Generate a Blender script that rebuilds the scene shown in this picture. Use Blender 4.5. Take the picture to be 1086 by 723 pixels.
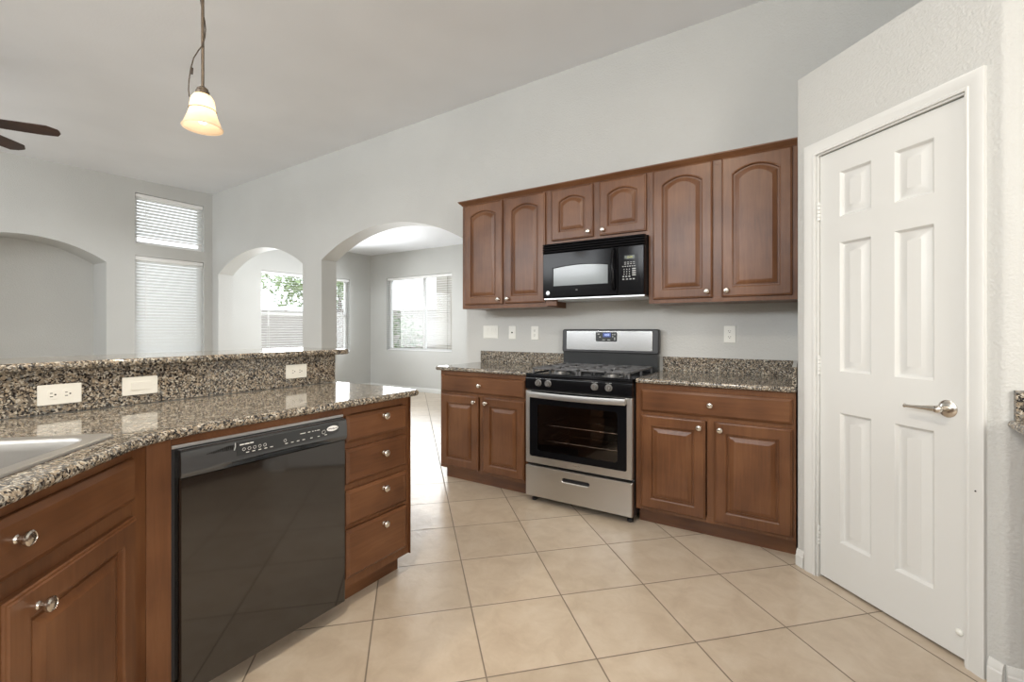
import bpy, bmesh, math, random
from mathutils import Vector, Matrix
random.seed(7)
for _o in list(bpy.data.objects): bpy.data.objects.remove(_o)
SC = bpy.context.scene
COL = SC.collection
PI = math.pi
S = math.sqrt(.5)
X0, X1, Y0, YW, YD = -7.60, 1.75, -3.2, 3.406, 6.43
def ceil_z(x, y): return 3.272 + .0137*x + .0274*y

# ------------------------------------------------------------------ camera, world, light, exposure
cam = bpy.data.cameras.new('camera'); camo = bpy.data.objects.new('camera', cam); COL.objects.link(camo)
cam.sensor_width = 36; cam.lens = 16.0; cam.shift_y = -.0118; cam.clip_start = .02; cam.clip_end = 200
camo.location = (0, 0, 1.2085); camo.rotation_euler = (PI/2, 0, math.radians(32.5)); SC.camera = camo
w = bpy.data.worlds.new('sky'); SC.world = w; w.use_nodes = True
bg = w.node_tree.nodes['Background']; bg.inputs[0].default_value = (.90, .95, 1, 1); bg.inputs[1].default_value = 2.8
def area(name, loc, direction, sx, sy, power, col=(1, 1, 1), spread=180):
    l = bpy.data.lights.new(name, 'AREA'); l.shape = 'RECTANGLE'; l.size = sx; l.size_y = sy; l.energy = power; l.color = col
    l.spread = math.radians(spread)
    o = bpy.data.objects.new(name, l); COL.objects.link(o); o.location = loc
    o.rotation_euler = Vector(direction).to_track_quat('-Z', 'Y').to_euler(); return o
# fill added at unseen windows, daylight at the dining windows, assumed ceiling lamps
area('fill_kitchen', (-1.7, -3.10, 2.72), (.15, 1, -.22), 2.2, .66, 84, (.96, .98, 1))  # added fill at an unseen high window behind the camera
area('fill_side', (1.68, .15, 1.65), (-1, .1, -.1), 1.4, 1.1, 56, (1, .92, .82))  # warm fill added to brighten the sink cabinet and peninsula fronts
area('fill_living', (-5.2, -3.10, 2.68), (0, 1, .10), 3.2, .66, 100, (.95, .975, 1))  # added fill for the living side, from an unseen high window

area('daylight_dining', (-6.3, YD-.06, 1.45), (0, -1, .02), 1.7, 1.3, 72, (.97, .99, 1), 112)
area('daylight_dining_side', (X0+.06, 5.0, 1.45), (1, 0, .02), 1.7, 1.3, 48, (.97, .99, 1), 112)
for _x, _y, _p, _c in [(-.9, 1.5, 5, (1, .95, .89)), (.45, 1.0, 4, (1, .95, .9)), (-.75, .2, 34, (1, .87, .70)), (.5, -.8, 6, (1, .95, .9)), (-2.8, -.4, 12, (1, .95, .89))]:
    area('unseen_ceiling_lamp', (_x, _y, ceil_z(_x, _y)-.012), (0, 0, -1), .16, .16, _p, _c, 170)  # unseen lamps added to light the kitchen, no fixtures modelled
SC.view_settings.view_transform = 'Standard'; SC.view_settings.look = 'None'
SC.view_settings.gamma = 1; SC.view_settings.use_curve_mapping = False; SC.view_settings.exposure = 0.0

# ------------------------------------------------------------------ materials
def srgb(r, g, b):
    f = lambda c: (c/255/12.92 if c/255 <= .04045 else ((c/255+.055)/1.055)**2.4)
    return (f(r), f(g), f(b), 1)
def newmat(name):
    m = bpy.data.materials.new(name); m.use_nodes = True
    nt = m.node_tree; return m, nt, nt.nodes['Principled BSDF'], nt.links.new
def plain(name, col, rough=.5, metal=0, **kw):
    m, nt, b, L = newmat(name)
    b.inputs['Base Color'].default_value = col; b.inputs['Roughness'].default_value = rough; b.inputs['Metallic'].default_value = metal
    for k, v in kw.items(): b.inputs[k.replace('_', ' ')].default_value = v
    return m
def N(nt, typ, **kw):
    n = nt.nodes.new(typ)
    for k, v in kw.items():
        if hasattr(n, k): setattr(n, k, v)
        else: n.inputs[k.replace('_', ' ')].default_value = v
    return n
def ramp(nt, stops, interp='LINEAR'):
    r = nt.nodes.new('ShaderNodeValToRGB'); r.color_ramp.interpolation = interp
    e = r.color_ramp.elements
    while len(e) < len(stops): e.new(.5)
    for i, (p, c) in enumerate(stops): e[i].position = p; e[i].color = c
    return r
def bump(nt, L, b, src, strength, dist):
    n = N(nt, 'ShaderNodeBump'); n.inputs['Strength'].default_value = strength; n.inputs['Distance'].default_value = dist
    L(src, n.inputs['Height']); L(n.outputs[0], b.inputs['Normal']); return n
def paint(name, col, rough=.55, bs=.25, scale=70, spec=.35):
    m, nt, b, L = newmat(name)
    tc = N(nt, 'ShaderNodeNewGeometry'); no = N(nt, 'ShaderNodeTexNoise'); no.inputs['Scale'].default_value = scale; no.inputs['Detail'].default_value = 3
    L(tc.outputs['Position'], no.inputs['Vector'])
    no2 = N(nt, 'ShaderNodeTexNoise'); no2.inputs['Scale'].default_value = 1.3; L(tc.outputs['Position'], no2.inputs['Vector'])
    c2 = tuple(x*.95 for x in col[:3])+(1,)
    r = ramp(nt, [(.35, c2), (.65, col)]); L(no2.outputs['Fac'], r.inputs[0]); L(r.outputs[0], b.inputs['Base Color'])
    b.inputs['Roughness'].default_value = rough; b.inputs['Specular IOR Level'].default_value = spec
    bump(nt, L, b, no.outputs['Fac'], bs, .006); return m
def wood(name, axis, c0, c1, c2, rough=.32):
    m, nt, b, L = newmat(name)
    tc = N(nt, 'ShaderNodeTexCoord'); oi = N(nt, 'ShaderNodeObjectInfo')
    add = N(nt, 'ShaderNodeVectorMath', operation='MULTIPLY_ADD')
    cmb = N(nt, 'ShaderNodeCombineXYZ')
    for k in range(3): L(oi.outputs['Random'], cmb.inputs[k])
    L(cmb.outputs[0], add.inputs[0]); add.inputs[1].default_value = (7, 5, 9); L(tc.outputs['Object'], add.inputs[2])
    mp = N(nt, 'ShaderNodeMapping'); sc = [1, 1, 1]
    for k in range(3): sc[k] = 1.0 if k == axis else 14
    mp.inputs['Scale'].default_value = sc; L(add.outputs[0], mp.inputs[0])
    n1 = N(nt, 'ShaderNodeTexNoise'); n1.inputs['Scale'].default_value = 4; n1.inputs['Detail'].default_value = 6; n1.inputs['Roughness'].default_value = .6; n1.inputs['Distortion'].default_value = .6
    L(mp.outputs[0], n1.inputs['Vector'])
    n2 = N(nt, 'ShaderNodeTexNoise'); n2.inputs['Scale'].default_value = 3.5; n2.inputs['Detail'].default_value = 3; L(add.outputs[0], n2.inputs['Vector'])
    mx = N(nt, 'ShaderNodeMath', operation='MULTIPLY_ADD'); L(n2.outputs['Fac'], mx.inputs[0]); mx.inputs[1].default_value = .75
    ml = N(nt, 'ShaderNodeMath', operation='MULTIPLY'); L(n1.outputs['Fac'], ml.inputs[0]); ml.inputs[1].default_value = .45
    L(ml.outputs[0], mx.inputs[2])
    r = ramp(nt, [(.38, c0), (.6, c1), (.82, c2)]); L(mx.outputs[0], r.inputs[0]); L(r.outputs[0], b.inputs['Base Color'])
    b.inputs['Roughness'].default_value = rough; b.inputs['Specular IOR Level'].default_value = .32
    b.inputs['Coat Weight'].default_value = .16; b.inputs['Coat Roughness'].default_value = .3
    bump(nt, L, b, n1.outputs['Fac'], .05, .003); return m
W0, W1, W2 = (.075, .029, .0115, 1), (.128, .052, .021, 1), (.180, .080, .034, 1)
WOOD_V = wood('stained_cherry_upright_grain', 2, W0, W1, W2)
WOOD_H = wood('stained_cherry_level_grain', 0, W0, W1, W2)
FANWOOD = wood('dark_walnut_blade', 1, (.018, .008, .005, 1), (.045, .018, .010, 1), (.08, .035, .018, 1), .5)
def granite(name):
    m, nt, b, L = newmat(name)
    g = N(nt, 'ShaderNodeNewGeometry')
    wob = N(nt, 'ShaderNodeTexNoise'); wob.inputs['Scale'].default_value = 60; wob.inputs['Detail'].default_value = 3; L(g.outputs['Position'], wob.inputs['Vector'])
    ad = N(nt, 'ShaderNodeVectorMath', operation='MULTIPLY_ADD'); L(wob.outputs['Color'], ad.inputs[0]); ad.inputs[1].default_value = (.016, .016, .016); L(g.outputs['Position'], ad.inputs[2])
    def layer(scale):
        v = N(nt, 'ShaderNodeTexVoronoi'); v.inputs['Scale'].default_value = scale; L(ad.outputs[0], v.inputs['Vector'])
        sp = N(nt, 'ShaderNodeSeparateColor'); L(v.outputs['Color'], sp.inputs[0]); return sp
    a = layer(125); c = layer(210)
    ra = ramp(nt, [(0, srgb(48, 45, 43)), (.20, srgb(92, 85, 77)), (.40, srgb(136, 124, 107)), (.60, srgb(158, 143, 123)), (.74, srgb(120, 119, 115)), (.88, srgb(186, 179, 165))], 'CONSTANT')
    L(a.outputs[0], ra.inputs[0])
    rc = ramp(nt, [(0, srgb(34, 32, 32)), (.32, srgb(90, 84, 77)), (.55, srgb(142, 130, 113)), (.8, srgb(178, 171, 158))], 'CONSTANT'); L(c.outputs[1], rc.inputs[0])
    mk = ramp(nt, [(.5, (0, 0, 0, 1)), (.56, (1, 1, 1, 1))]); L(c.outputs[2], mk.inputs[0])
    mx = N(nt, 'ShaderNodeMix', data_type='RGBA'); L(mk.outputs[0], mx.inputs[0]); L(ra.outputs[0], mx.inputs[6]); L(rc.outputs[0], mx.inputs[7])
    L(mx.outputs[2], b.inputs['Base Color']); b.inputs['Roughness'].default_value = .07; b.inputs['Specular IOR Level'].default_value = .6
    return m
GRANITE = granite('polished_brown_granite')
def tile(name):
    m, nt, b, L = newmat(name)
    g = N(nt, 'ShaderNodeNewGeometry')
    mp = N(nt, 'ShaderNodeMapping', vector_type='TEXTURE'); T = .4095
    mp.inputs['Rotation'].default_value = (0, 0, PI/4)
    L(g.outputs['Position'], mp.inputs[0])       # x' = (x+y)/sqrt2 , y' = (y-x)/sqrt2
    sh = N(nt, 'ShaderNodeVectorMath', operation='ADD'); sh.inputs[1].default_value = (-.255+40*T, -1.970+40*T, 0); L(mp.outputs[0], sh.inputs[0])
    dv = N(nt, 'ShaderNodeVectorMath', operation='SCALE'); dv.inputs['Scale'].default_value = 1/T; L(sh.outputs[0], dv.inputs[0])
    fr = N(nt, 'ShaderNodeVectorMath', operation='FRACTION'); L(dv.outputs[0], fr.inputs[0])
    fl = N(nt, 'ShaderNodeVectorMath', operation='FLOOR'); L(dv.outputs[0], fl.inputs[0])
    sp = N(nt, 'ShaderNodeSeparateXYZ'); L(fr.outputs[0], sp.inputs[0])
    def edge(o):
        p = N(nt, 'ShaderNodeMath', operation='PINGPONG'); p.inputs[1].default_value = .5; L(o, p.inputs[0]); return p.outputs[0]
    mn = N(nt, 'ShaderNodeMath', operation='MINIMUM'); L(edge(sp.outputs[0]), mn.inputs[0]); L(edge(sp.outputs[1]), mn.inputs[1])
    mk = ramp(nt, [(.0055, (0, 0, 0, 1)), (.0085, (1, 1, 1, 1))]); L(mn.outputs[0], mk.inputs[0])
    wn = N(nt, 'ShaderNodeTexWhiteNoise', noise_dimensions='3D'); L(fl.outputs[0], wn.inputs['Vector'])
    ml = N(nt, 'ShaderNodeVectorMath', operation='MULTIPLY_ADD'); L(wn.outputs['Color'], ml.inputs[0]); ml.inputs[1].default_value = (9, 9, 9); L(g.outputs['Position'], ml.inputs[2])
    n1 = N(nt, 'ShaderNodeTexNoise'); n1.inputs['Scale'].default_value = 8.5; n1.inputs['Detail'].default_value = 8; n1.inputs['Roughness'].default_value = .62; n1.inputs['Distortion'].default_value = .5; L(ml.outputs[0], n1.inputs['Vector'])
    r = ramp(nt, [(.3, (.465, .378, .285, 1)), (.52, (.535, .447, .347, 1)), (.72, (.585, .503, .405, 1))]); L(n1.outputs['Fac'], r.inputs[0])
    hs = N(nt, 'ShaderNodeHueSaturation'); L(r.outputs[0], hs.inputs['Color'])
    vv = N(nt, 'ShaderNodeMath', operation='MULTIPLY_ADD'); L(wn.outputs['Value'], vv.inputs[0]); vv.inputs[1].default_value = .10; vv.inputs[2].default_value = .95; L(vv.outputs[0], hs.inputs['Value'])
    mx = N(nt, 'ShaderNodeMix', data_type='RGBA'); L(mk.outputs[0], mx.inputs[0]); mx.inputs[6].default_value = (.20, .16, .12, 1); L(hs.outputs[0], mx.inputs[7])
    L(mx.outputs[2], b.inputs['Base Color'])
    rr = N(nt, 'ShaderNodeMapRange'); rr.inputs['To Min'].default_value = .8; rr.inputs['To Max'].default_value = .29; L(mk.outputs[0], rr.inputs['Value']); L(rr.outputs[0], b.inputs['Roughness'])
    n2 = N(nt, 'ShaderNodeTexNoise'); n2.inputs['Scale'].default_value = 9; n2.inputs['Detail'].default_value = 5; n2.inputs['Distortion'].default_value = 2.5; L(ml.outputs[0], n2.inputs['Vector'])
    hh = N(nt, 'ShaderNodeMath', operation='MULTIPLY_ADD'); L(n2.outputs['Fac'], hh.inputs[0]); hh.inputs[1].default_value = .9; L(mk.outputs[0], hh.inputs[2])
    bump(nt, L, b, hh.outputs[0], .35, .004); return m
TILE = tile('beige_ceramic_floor_tile')
WALL = paint('warm_white_wall_paint', (.56, .563, .543, 1), bs=.5, scale=95)
CEIL = paint('white_ceiling_paint', (.84, .865, .90, 1), .7, .12, 60)
TRIM = plain('white_satin_trim_paint', (.68, .685, .665, 1), .33)
VINYL = plain('white_vinyl', (.85, .85, .84, 1), .35)
PLATE = plain('white_plastic', (.80, .80, .75, 1), .3)
CREAM = plain('almond_plastic', (.80, .785, .72, 1), .3)
DARKSLOT = plain('dark_socket_slot', (.012, .011, .010, 1), .7, 0, Specular_IOR_Level=.1)
NICKEL = plain('brushed_nickel', (.66, .62, .56, 1), .22, 1)
def brushed(name, col, rough, sc):
    m, nt, b, L = newmat(name); b.inputs['Metallic'].default_value = 1; b.inputs['Base Color'].default_value = col
    tc = N(nt, 'ShaderNodeTexCoord'); mp = N(nt, 'ShaderNodeMapping'); mp.inputs['Scale'].default_value = sc; L(tc.outputs['Object'], mp.inputs[0])
    n = N(nt, 'ShaderNodeTexNoise'); n.inputs['Scale'].default_value = 12; n.inputs['Detail'].default_value = 4; L(mp.outputs[0], n.inputs['Vector'])
    mr = N(nt, 'ShaderNodeMapRange'); mr.inputs['To Min'].default_value = rough-.07; mr.inputs['To Max'].default_value = rough+.08; L(n.outputs['Fac'], mr.inputs['Value']); L(mr.outputs[0], b.inputs['Roughness'])
    bump(nt, L, b, n.outputs['Fac'], .03, .001); return m
STEEL = brushed('brushed_stainless_steel', (.56, .55, .53, 1), .34, (1, 60, 60))
FASCIA = brushed('brushed_fascia_steel', (.47, .47, .47, 1), .20, (60, 60, 1))
SINKM = brushed('satin_sink_steel', (.44, .42, .39, 1), .45, (20, 20, 20))
BLACK = plain('black_gloss_enamel', (.005, .005, .006, 1), .12, 0, Specular_IOR_Level=.12)
CONSOLE = plain('black_console_plastic', (.050, .053, .056, 1), .2, 0, Specular_IOR_Level=.85)
BLACKDOOR = plain('black_appliance_door', (.016, .013, .011, 1), .06, 0, Specular_IOR_Level=1.0)
BLACKSAT = plain('black_satin_plastic', (.022, .022, .024, 1), .35)
CASTIRON = plain('grey_cast_iron', (.11, .11, .113, 1), .33)
KNOBGREY = plain('dark_grey_knob_plastic', (.16, .155, .15, 1), .35)
PANELGREY = plain('charcoal_panel', (.035, .038, .04, 1), .22)
WHITEINK = plain('white_print', (.72, .72, .70, 1), .5)
GREYINK = plain('pale_grey_print', (.42, .43, .43, 1), .5)
CAVITY = plain('oven_cavity_enamel', (.06, .055, .06, 1), .35)
BURN = plain('dull_burner_metal', (.30, .30, .30, 1), .5, 1)
BRONZE = plain('aged_bronze', (.12, .095, .072, 1), .38, .85)
CORD = plain('brown_cord', (.05, .035, .022, 1), .6)
ALU = plain('brushed_aluminium', (.7, .71, .72, 1), .35, 1)
def glass(name, tint, opacity_rough=.02, mixf=.1, gloss=(1, 1, 1, 1)):
    m = bpy.data.materials.new(name); m.use_nodes = True; nt = m.node_tree; nt.nodes.clear(); L = nt.links.new
    o = N(nt, 'ShaderNodeOutputMaterial'); t = N(nt, 'ShaderNodeBsdfTransparent'); t.inputs[0].default_value = tint
    g = N(nt, 'ShaderNodeBsdfGlossy'); g.inputs['Color'].default_value = gloss; g.inputs['Roughness'].default_value = opacity_rough
    fz = N(nt, 'ShaderNodeFresnel'); ge = N(nt, 'ShaderNodeNewGeometry'); io = N(nt, 'ShaderNodeMapRange'); io.inputs['To Min'].default_value = 1.45; io.inputs['To Max'].default_value = 1/1.45; L(ge.outputs['Backfacing'], io.inputs['Value']); L(io.outputs[0], fz.inputs[0])
    ad = N(nt, 'ShaderNodeMath', operation='ADD'); L(fz.outputs[0], ad.inputs[0]); ad.inputs[1].default_value = mixf; ad.use_clamp = True
    mx = N(nt, 'ShaderNodeMixShader'); L(ad.outputs[0], mx.inputs[0]); L(t.outputs[0], mx.inputs[1]); L(g.outputs[0], mx.inputs[2]); L(mx.outputs[0], o.inputs[0]); return m
PANE = glass('clear_window_glass', (.97, .98, .98, 1), .0, .0)
OVENGLASS = glass('smoked_oven_glass', (.60, .56, .54, 1), .03, .02)
MICROGLASS = plain('microwave_screen_glass', (.21, .235, .245, 1), .12, 0, Specular_IOR_Level=.45)
def blindmat():
    m, nt, b, L = newmat('white_blind_slat'); b.inputs['Base Color'].default_value = (.86, .86, .84, 1); b.inputs['Roughness'].default_value = .45
    t = N(nt, 'ShaderNodeBsdfTranslucent'); t.inputs[0].default_value = (.85, .86, .86, 1)
    mx = N(nt, 'ShaderNodeMixShader'); mx.inputs[0].default_value = .52
    L(b.outputs[0], mx.inputs[1]); L(t.outputs[0], mx.inputs[2]); L(mx.outputs[0], nt.nodes['Material Output'].inputs[0]); return m
SLAT = blindmat()
def emit(name, col, st):
    m, nt, b, L = newmat(name); b.inputs['Base Color'].default_value = (0, 0, 0, 1); b.inputs['Emission Color'].default_value = col; b.inputs['Emission Strength'].default_value = st; return m
def shademat():
    m, nt, b, L = newmat('frosted_alabaster_glass'); b.inputs['Base Color'].default_value = (.86, .74, .62, 1); b.inputs['Roughness'].default_value = .3
    t = N(nt, 'ShaderNodeBsdfTranslucent'); t.inputs[0].default_value = (.95, .84, .70, 1)
    mx = N(nt, 'ShaderNodeMixShader'); mx.inputs[0].default_value = .6
    L(b.outputs[0], mx.inputs[1]); L(t.outputs[0], mx.inputs[2]); L(mx.outputs[0], nt.nodes['Material Output'].inputs[0]); return m
SHADE = shademat()
STUCCO = paint('tan_stucco', (.50, .46, .41, 1), .9, .5, 40)
BLOCK = paint('grey_block_wall', (.42, .39, .37, 1), .9, .5, 30)
GROUND = paint('tan_gravel', (.45, .40, .33, 1), .95, .6, 40)
LEAF = plain('green_leaf', (.30, .40, .18, 1), .5)
BUSHLEAF = plain('dark_green_leaf', (.13, .20, .08, 1), .5)
BARK = plain('brown_bark', (.12, .08, .05, 1), .9)

# ------------------------------------------------------------------ mesh helper
class MB:
    def __init__(s): s.bm = bmesh.new()
    def box(s, x0, x1, y0, y1, z0, z1, b=0, seg=2):
        t = bmesh.new(); bmesh.ops.create_cube(t, size=1)
        for v in t.verts: v.co = Vector((x0+(v.co.x+.5)*(x1-x0), y0+(v.co.y+.5)*(y1-y0), z0+(v.co.z+.5)*(z1-z0)))
        if b: bmesh.ops.bevel(t, geom=t.edges[:], offset=b, segments=seg, affect='EDGES', profile=.5, clamp_overlap=True)
        s.join(t); return s
    def join(s, t, M=None):
        mp = {}
        for v in t.verts: mp[v] = s.bm.verts.new(M @ v.co if M else v.co)
        for f in t.faces:
            try: s.bm.faces.new([mp[v] for v in f.verts])
            except ValueError: pass
        t.free()
    def face(s, pts): s.bm.faces.new([s.bm.verts.new(p) for p in pts]); return s
    def loft(s, loops, cap0=True, cap1=True, closed=True):
        R = [[s.bm.verts.new(p) for p in lp] for lp in loops]; n = len(R[0])
        for a, b in zip(R, R[1:]):
            for i in range(n if closed else n-1):
                j = (i+1) % n
                try: s.bm.faces.new([a[i], a[j], b[j], b[i]])
                except ValueError: pass
        if cap0: s.bm.faces.new(R[0][::-1])
        if cap1: s.bm.faces.new(R[-1])
        return s
    def lathe(s, prof, o=(0, 0, 0), axis='z', seg=24, cap=True):
        o = Vector(o); loops = []
        for r, h in prof:
            lp = []
            for k in range(seg):
                a = 2*PI*k/seg; c, d = r*math.cos(a), r*math.sin(a)
                lp.append(o+Vector({'z': (c, d, h), 'y': (c, h, d), 'x': (h, c, d)}[axis]))
            loops.append(lp)
        return s.loft(loops, cap, cap)
    def tube(s, path, r, seg=8, closed=False):
        P = [Vector(p) for p in path]; n = len(P); loops = []; up = None
        for i in range(n):
            t = (P[(i+1) % n if closed else min(i+1, n-1)]-P[(i-1) % n if closed else max(i-1, 0)]).normalized()
            if up is None: up = Vector((0, 0, 1)) if abs(t.z) < .9 else Vector((1, 0, 0))
            a = t.cross(up).normalized(); bb = a.cross(t).normalized(); up = bb
            rr = r[i] if isinstance(r, (list, tuple)) else r
            loops.append([P[i]+a*rr*math.cos(2*PI*k/seg)+bb*rr*math.sin(2*PI*k/seg) for k in range(seg)])
        if closed: loops.append(loops[0]); return s.loft(loops, False, False)
        return s.loft(loops)
    def prism(s, poly, f, h0, h1):
        return s.loft([[f(a, b, h0) for a, b in poly], [f(a, b, h1) for a, b in poly]])
    def build(s, name, mat, parent=None, sharp=32, loc=None):
        bmesh.ops.remove_doubles(s.bm, verts=s.bm.verts[:], dist=1e-6)
        bmesh.ops.recalc_face_normals(s.bm, faces=s.bm.faces[:])
        lim = math.radians(sharp)
        for f in s.bm.faces: f.smooth = True
        for e in s.bm.edges:
            if len(e.link_faces) != 2 or e.calc_face_angle(0) > lim: e.smooth = False
        me = bpy.data.meshes.new(name); s.bm.to_mesh(me); s.bm.free()
        for mm in (mat if isinstance(mat, (list, tuple)) else [mat]): me.materials.append(mm)
        o = bpy.data.objects.new(name, me); COL.objects.link(o)
        if len(me.polygons) < 6000: wn = o.modifiers.new('weighted_normals', 'WEIGHTED_NORMAL'); wn.keep_sharp = True
        if parent: o.parent = parent
        if loc: o.location = loc
        return o
def tag(o, label=None, cat=None, group=None, kind=None):
    if label: o['label'] = label
    if cat: o['category'] = cat
    if group: o['group'] = group
    if kind: o['kind'] = kind
    return o
def thing(name, label, cat, loc=(0, 0, 0), rz=0, group=None, ry=0):
    o = bpy.data.objects.new(name, None); COL.objects.link(o); o.location = loc; o.rotation_euler = (0, ry, rz); o.empty_display_size = .1
    return tag(o, label, cat, group)
def struct(o, label=None): o['kind'] = 'structure'; (label and o.__setitem__('label', label)); return o
def copy_tree(o, parent=None):
    c = o.copy(); COL.objects.link(c)
    if parent: c.parent = parent
    for ch in list(o.children): copy_tree(ch, c)
    return c
def text(name, s, size, mat, parent, M, extrude=.0004):
    cu = bpy.data.curves.new('t', 'FONT'); cu.body = s; cu.size = size; cu.align_x = 'CENTER'; cu.align_y = 'CENTER'; cu.extrude = extrude; cu.resolution_u = 3
    t = bpy.data.objects.new('t', cu); COL.objects.link(t)
    bpy.context.view_layer.update()
    me = bpy.data.meshes.new_from_object(t.evaluated_get(bpy.context.evaluated_depsgraph_get()))
    bpy.data.objects.remove(t); me.transform(M); me.name = name; me.materials.clear(); me.materials.append(mat)
    o = bpy.data.objects.new(name, me); COL.objects.link(o); o.parent = parent; return o
def FR(x, y, z): return Matrix.Translation((x, y, z)) @ Matrix.Rotation(PI/2, 4, 'X')     # text on a front that faces local -y
def rrect(x0, x1, z0, z1, r, n=4):
    pts = []
    for cx, cz, a0 in ((x1-r, z0+r, -90), (x1-r, z1-r, 0), (x0+r, z1-r, 90), (x0+r, z0+r, 180)):
        for k in range(n+1):
            a = math.radians(a0+90*k/n); pts.append((cx+r*math.cos(a), cz+r*math.sin(a)))
    return pts
def offset_poly(P, d):          # inward for counter-clockwise polygons
    out = []; n = len(P)
    for i in range(n):
        a, b, c = Vector(P[i-1]), Vector(P[i]), Vector(P[(i+1) % n])
        e1, e2 = (b-a).normalized(), (c-b).normalized()
        n1, n2 = Vector((-e1.y, e1.x)), Vector((-e2.y, e2.x)); m = (n1+n2)
        m = m/max(m.length_squared/2, .3); out.append((b.x+m.x*d, b.y+m.y*d))
    return out
def slab(poly, z0, z1, r, holes=(), seg=5):      # stone slab with a rounded edge all round
    mb = MB(); zc = (z0+z1)/2; h = (z1-z0)/2; loops = []
    for k in range(-seg, seg+1):
        a = k/seg*PI/2; d = r*(1-math.cos(a)); loops.append([(x, y, zc+h*math.sin(a)) for x, y in offset_poly(poly, d)])
    mb.loft(loops, False, False)
    for z, lp in ((z0, loops[0]), (z1, loops[-1])):
        t = bmesh.new(); ed = []
        for L_ in [lp]+[[(x, y, z) for x, y in hh] for hh in holes]:
            vs = [t.verts.new(p) for p in L_]; ed += [t.edges.new((vs[i], vs[(i+1) % len(vs)])) for i in range(len(vs))]
        bmesh.ops.triangle_fill(t, edges=ed, use_beauty=True, use_dissolve=False); mb.join(t)
    for hh in holes: mb.loft([[(x, y, z0) for x, y in hh], [(x, y, z1) for x, y in hh]], False, False)
    return mb

# ------------------------------------------------------------------ the setting
mb = MB(); mb.box(-12.2, 2.2, -3.5, 6.7, -.08, 0); struct(mb.build('floor', TILE), 'beige tiled floor laid on the diagonal')
mb = MB(); mb.loft([[(x, y, ceil_z(x, y)+dz) for x, y in ((X0-.6, Y0-.2), (X1+.2, Y0-.2), (X1+.2, YW+.02), (X0-.6, YW+.02))] for dz in (0, .1)]); struct(mb.build('ceiling', CEIL))
mb = MB(); mb.box(X0-.15, -1.8, YW+.2, YD+.15, 2.735, 2.82); struct(mb.build('ceiling_dining', CEIL))
def arch_pts(h, n=28):
    x0, x1, zs, rise = h['x0'], h['x1'], h['z1'], h.get('rise', 0)
    if not rise: return [(x0, zs), (x1, zs)]
    w2 = (x1-x0)/2; R = (w2*w2+rise*rise)/(2*rise); cx = (x0+x1)/2; cz = zs+rise-R
    a = math.asin(w2/R)
    return [(cx+R*math.sin(-a+2*a*k/n), cz+R*math.cos(-a+2*a*k/n)) for k in range(n+1)]
def wall(name, a, b, thick, top, holes=(), mat=WALL):
    """a wall from a to b (plan points); thickness to the left of a->b reversed sign; holes in (s, z)"""
    A, B = Vector(a), Vector(b); u = (B-A).normalized(); n = Vector((-u.y, u.x)); Ln = (B-A).length
    def P(s, z, d): q = A+u*s+n*d; return (q.x, q.y, z)
    mb = MB(); br = {0, Ln}
    for h in holes:
        h['top'] = arch_pts(h); br |= {round(p[0], 5) for p in h['top']}
    br = sorted(br)
    def ztop(h, s):
        t = h['top']
        for (s0, z0), (s1, z1) in zip(t, t[1:]):
            if s0-1e-4 <= s <= s1+1e-4: return z0+(z1-z0)*(s-s0)/(s1-s0)
    for s0, s1 in zip(br, br[1:]):
        m = (s0+s1)/2; hs = sorted([h for h in holes if h['x0'] < m < h['x1']], key=lambda h: h['z0'])
        lo = (0, 0); segs = []
        for h in hs: segs.append((lo, (h['z0'], h['z0']))); lo = (ztop(h, s0), ztop(h, s1))
        segs.append((lo, (top(*P(s0, 0, 0)[:2]), top(*P(s1, 0, 0)[:2]))))
        for (l0, l1), (h0, h1) in segs:
            if h0-l0 < 1e-4: continue
            mb.face([P(s0, l0, 0), P(s1, l1, 0), P(s1, h1, 0), P(s0, h0, 0)])
            if not any(h.get('back') for h in hs) : mb.face([P(s0, l0, thick), P(s1, l1, thick), P(s1, h1, thick), P(s0, h0, thick)])
    for h in holes:
        d = h.get('depth', thick); t = h['top']; out = [(h['x0'], h['z0'])]+t+[(h['x1'], h['z0'])]
        for p, q in zip(out, out[1:]): mb.face([P(*p, 0), P(*q, 0), P(*q, d), P(*p, d)])
        if h['z0'] > .01: mb.face([P(*out[-1], 0), P(*out[0], 0), P(*out[0], d), P(*out[-1], d)])
        if h.get('back'): mb.face([P(*p, d) for p in out])
    for s in (0, Ln): mb.face([P(s, 0, 0), P(s, top(*P(s, 0, 0)[:2]), 0), P(s, top(*P(s, 0, 0)[:2]), thick), P(s, 0, thick)])
    return struct(mb.build(name, mat, sharp=20))
# stove wall with its two arches (s runs along +X from X0)
wall('wall_stove', (X0-.15, YW), (X1, YW), .21, ceil_z, [dict(x0=-7.416-X0+.15, x1=-5.285-X0+.15, z0=0, z1=2.03, rise=.295), dict(x0=-4.90-X0+.15, x1=-2.678-X0+.15, z0=0, z1=2.045, rise=.300)])
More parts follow.
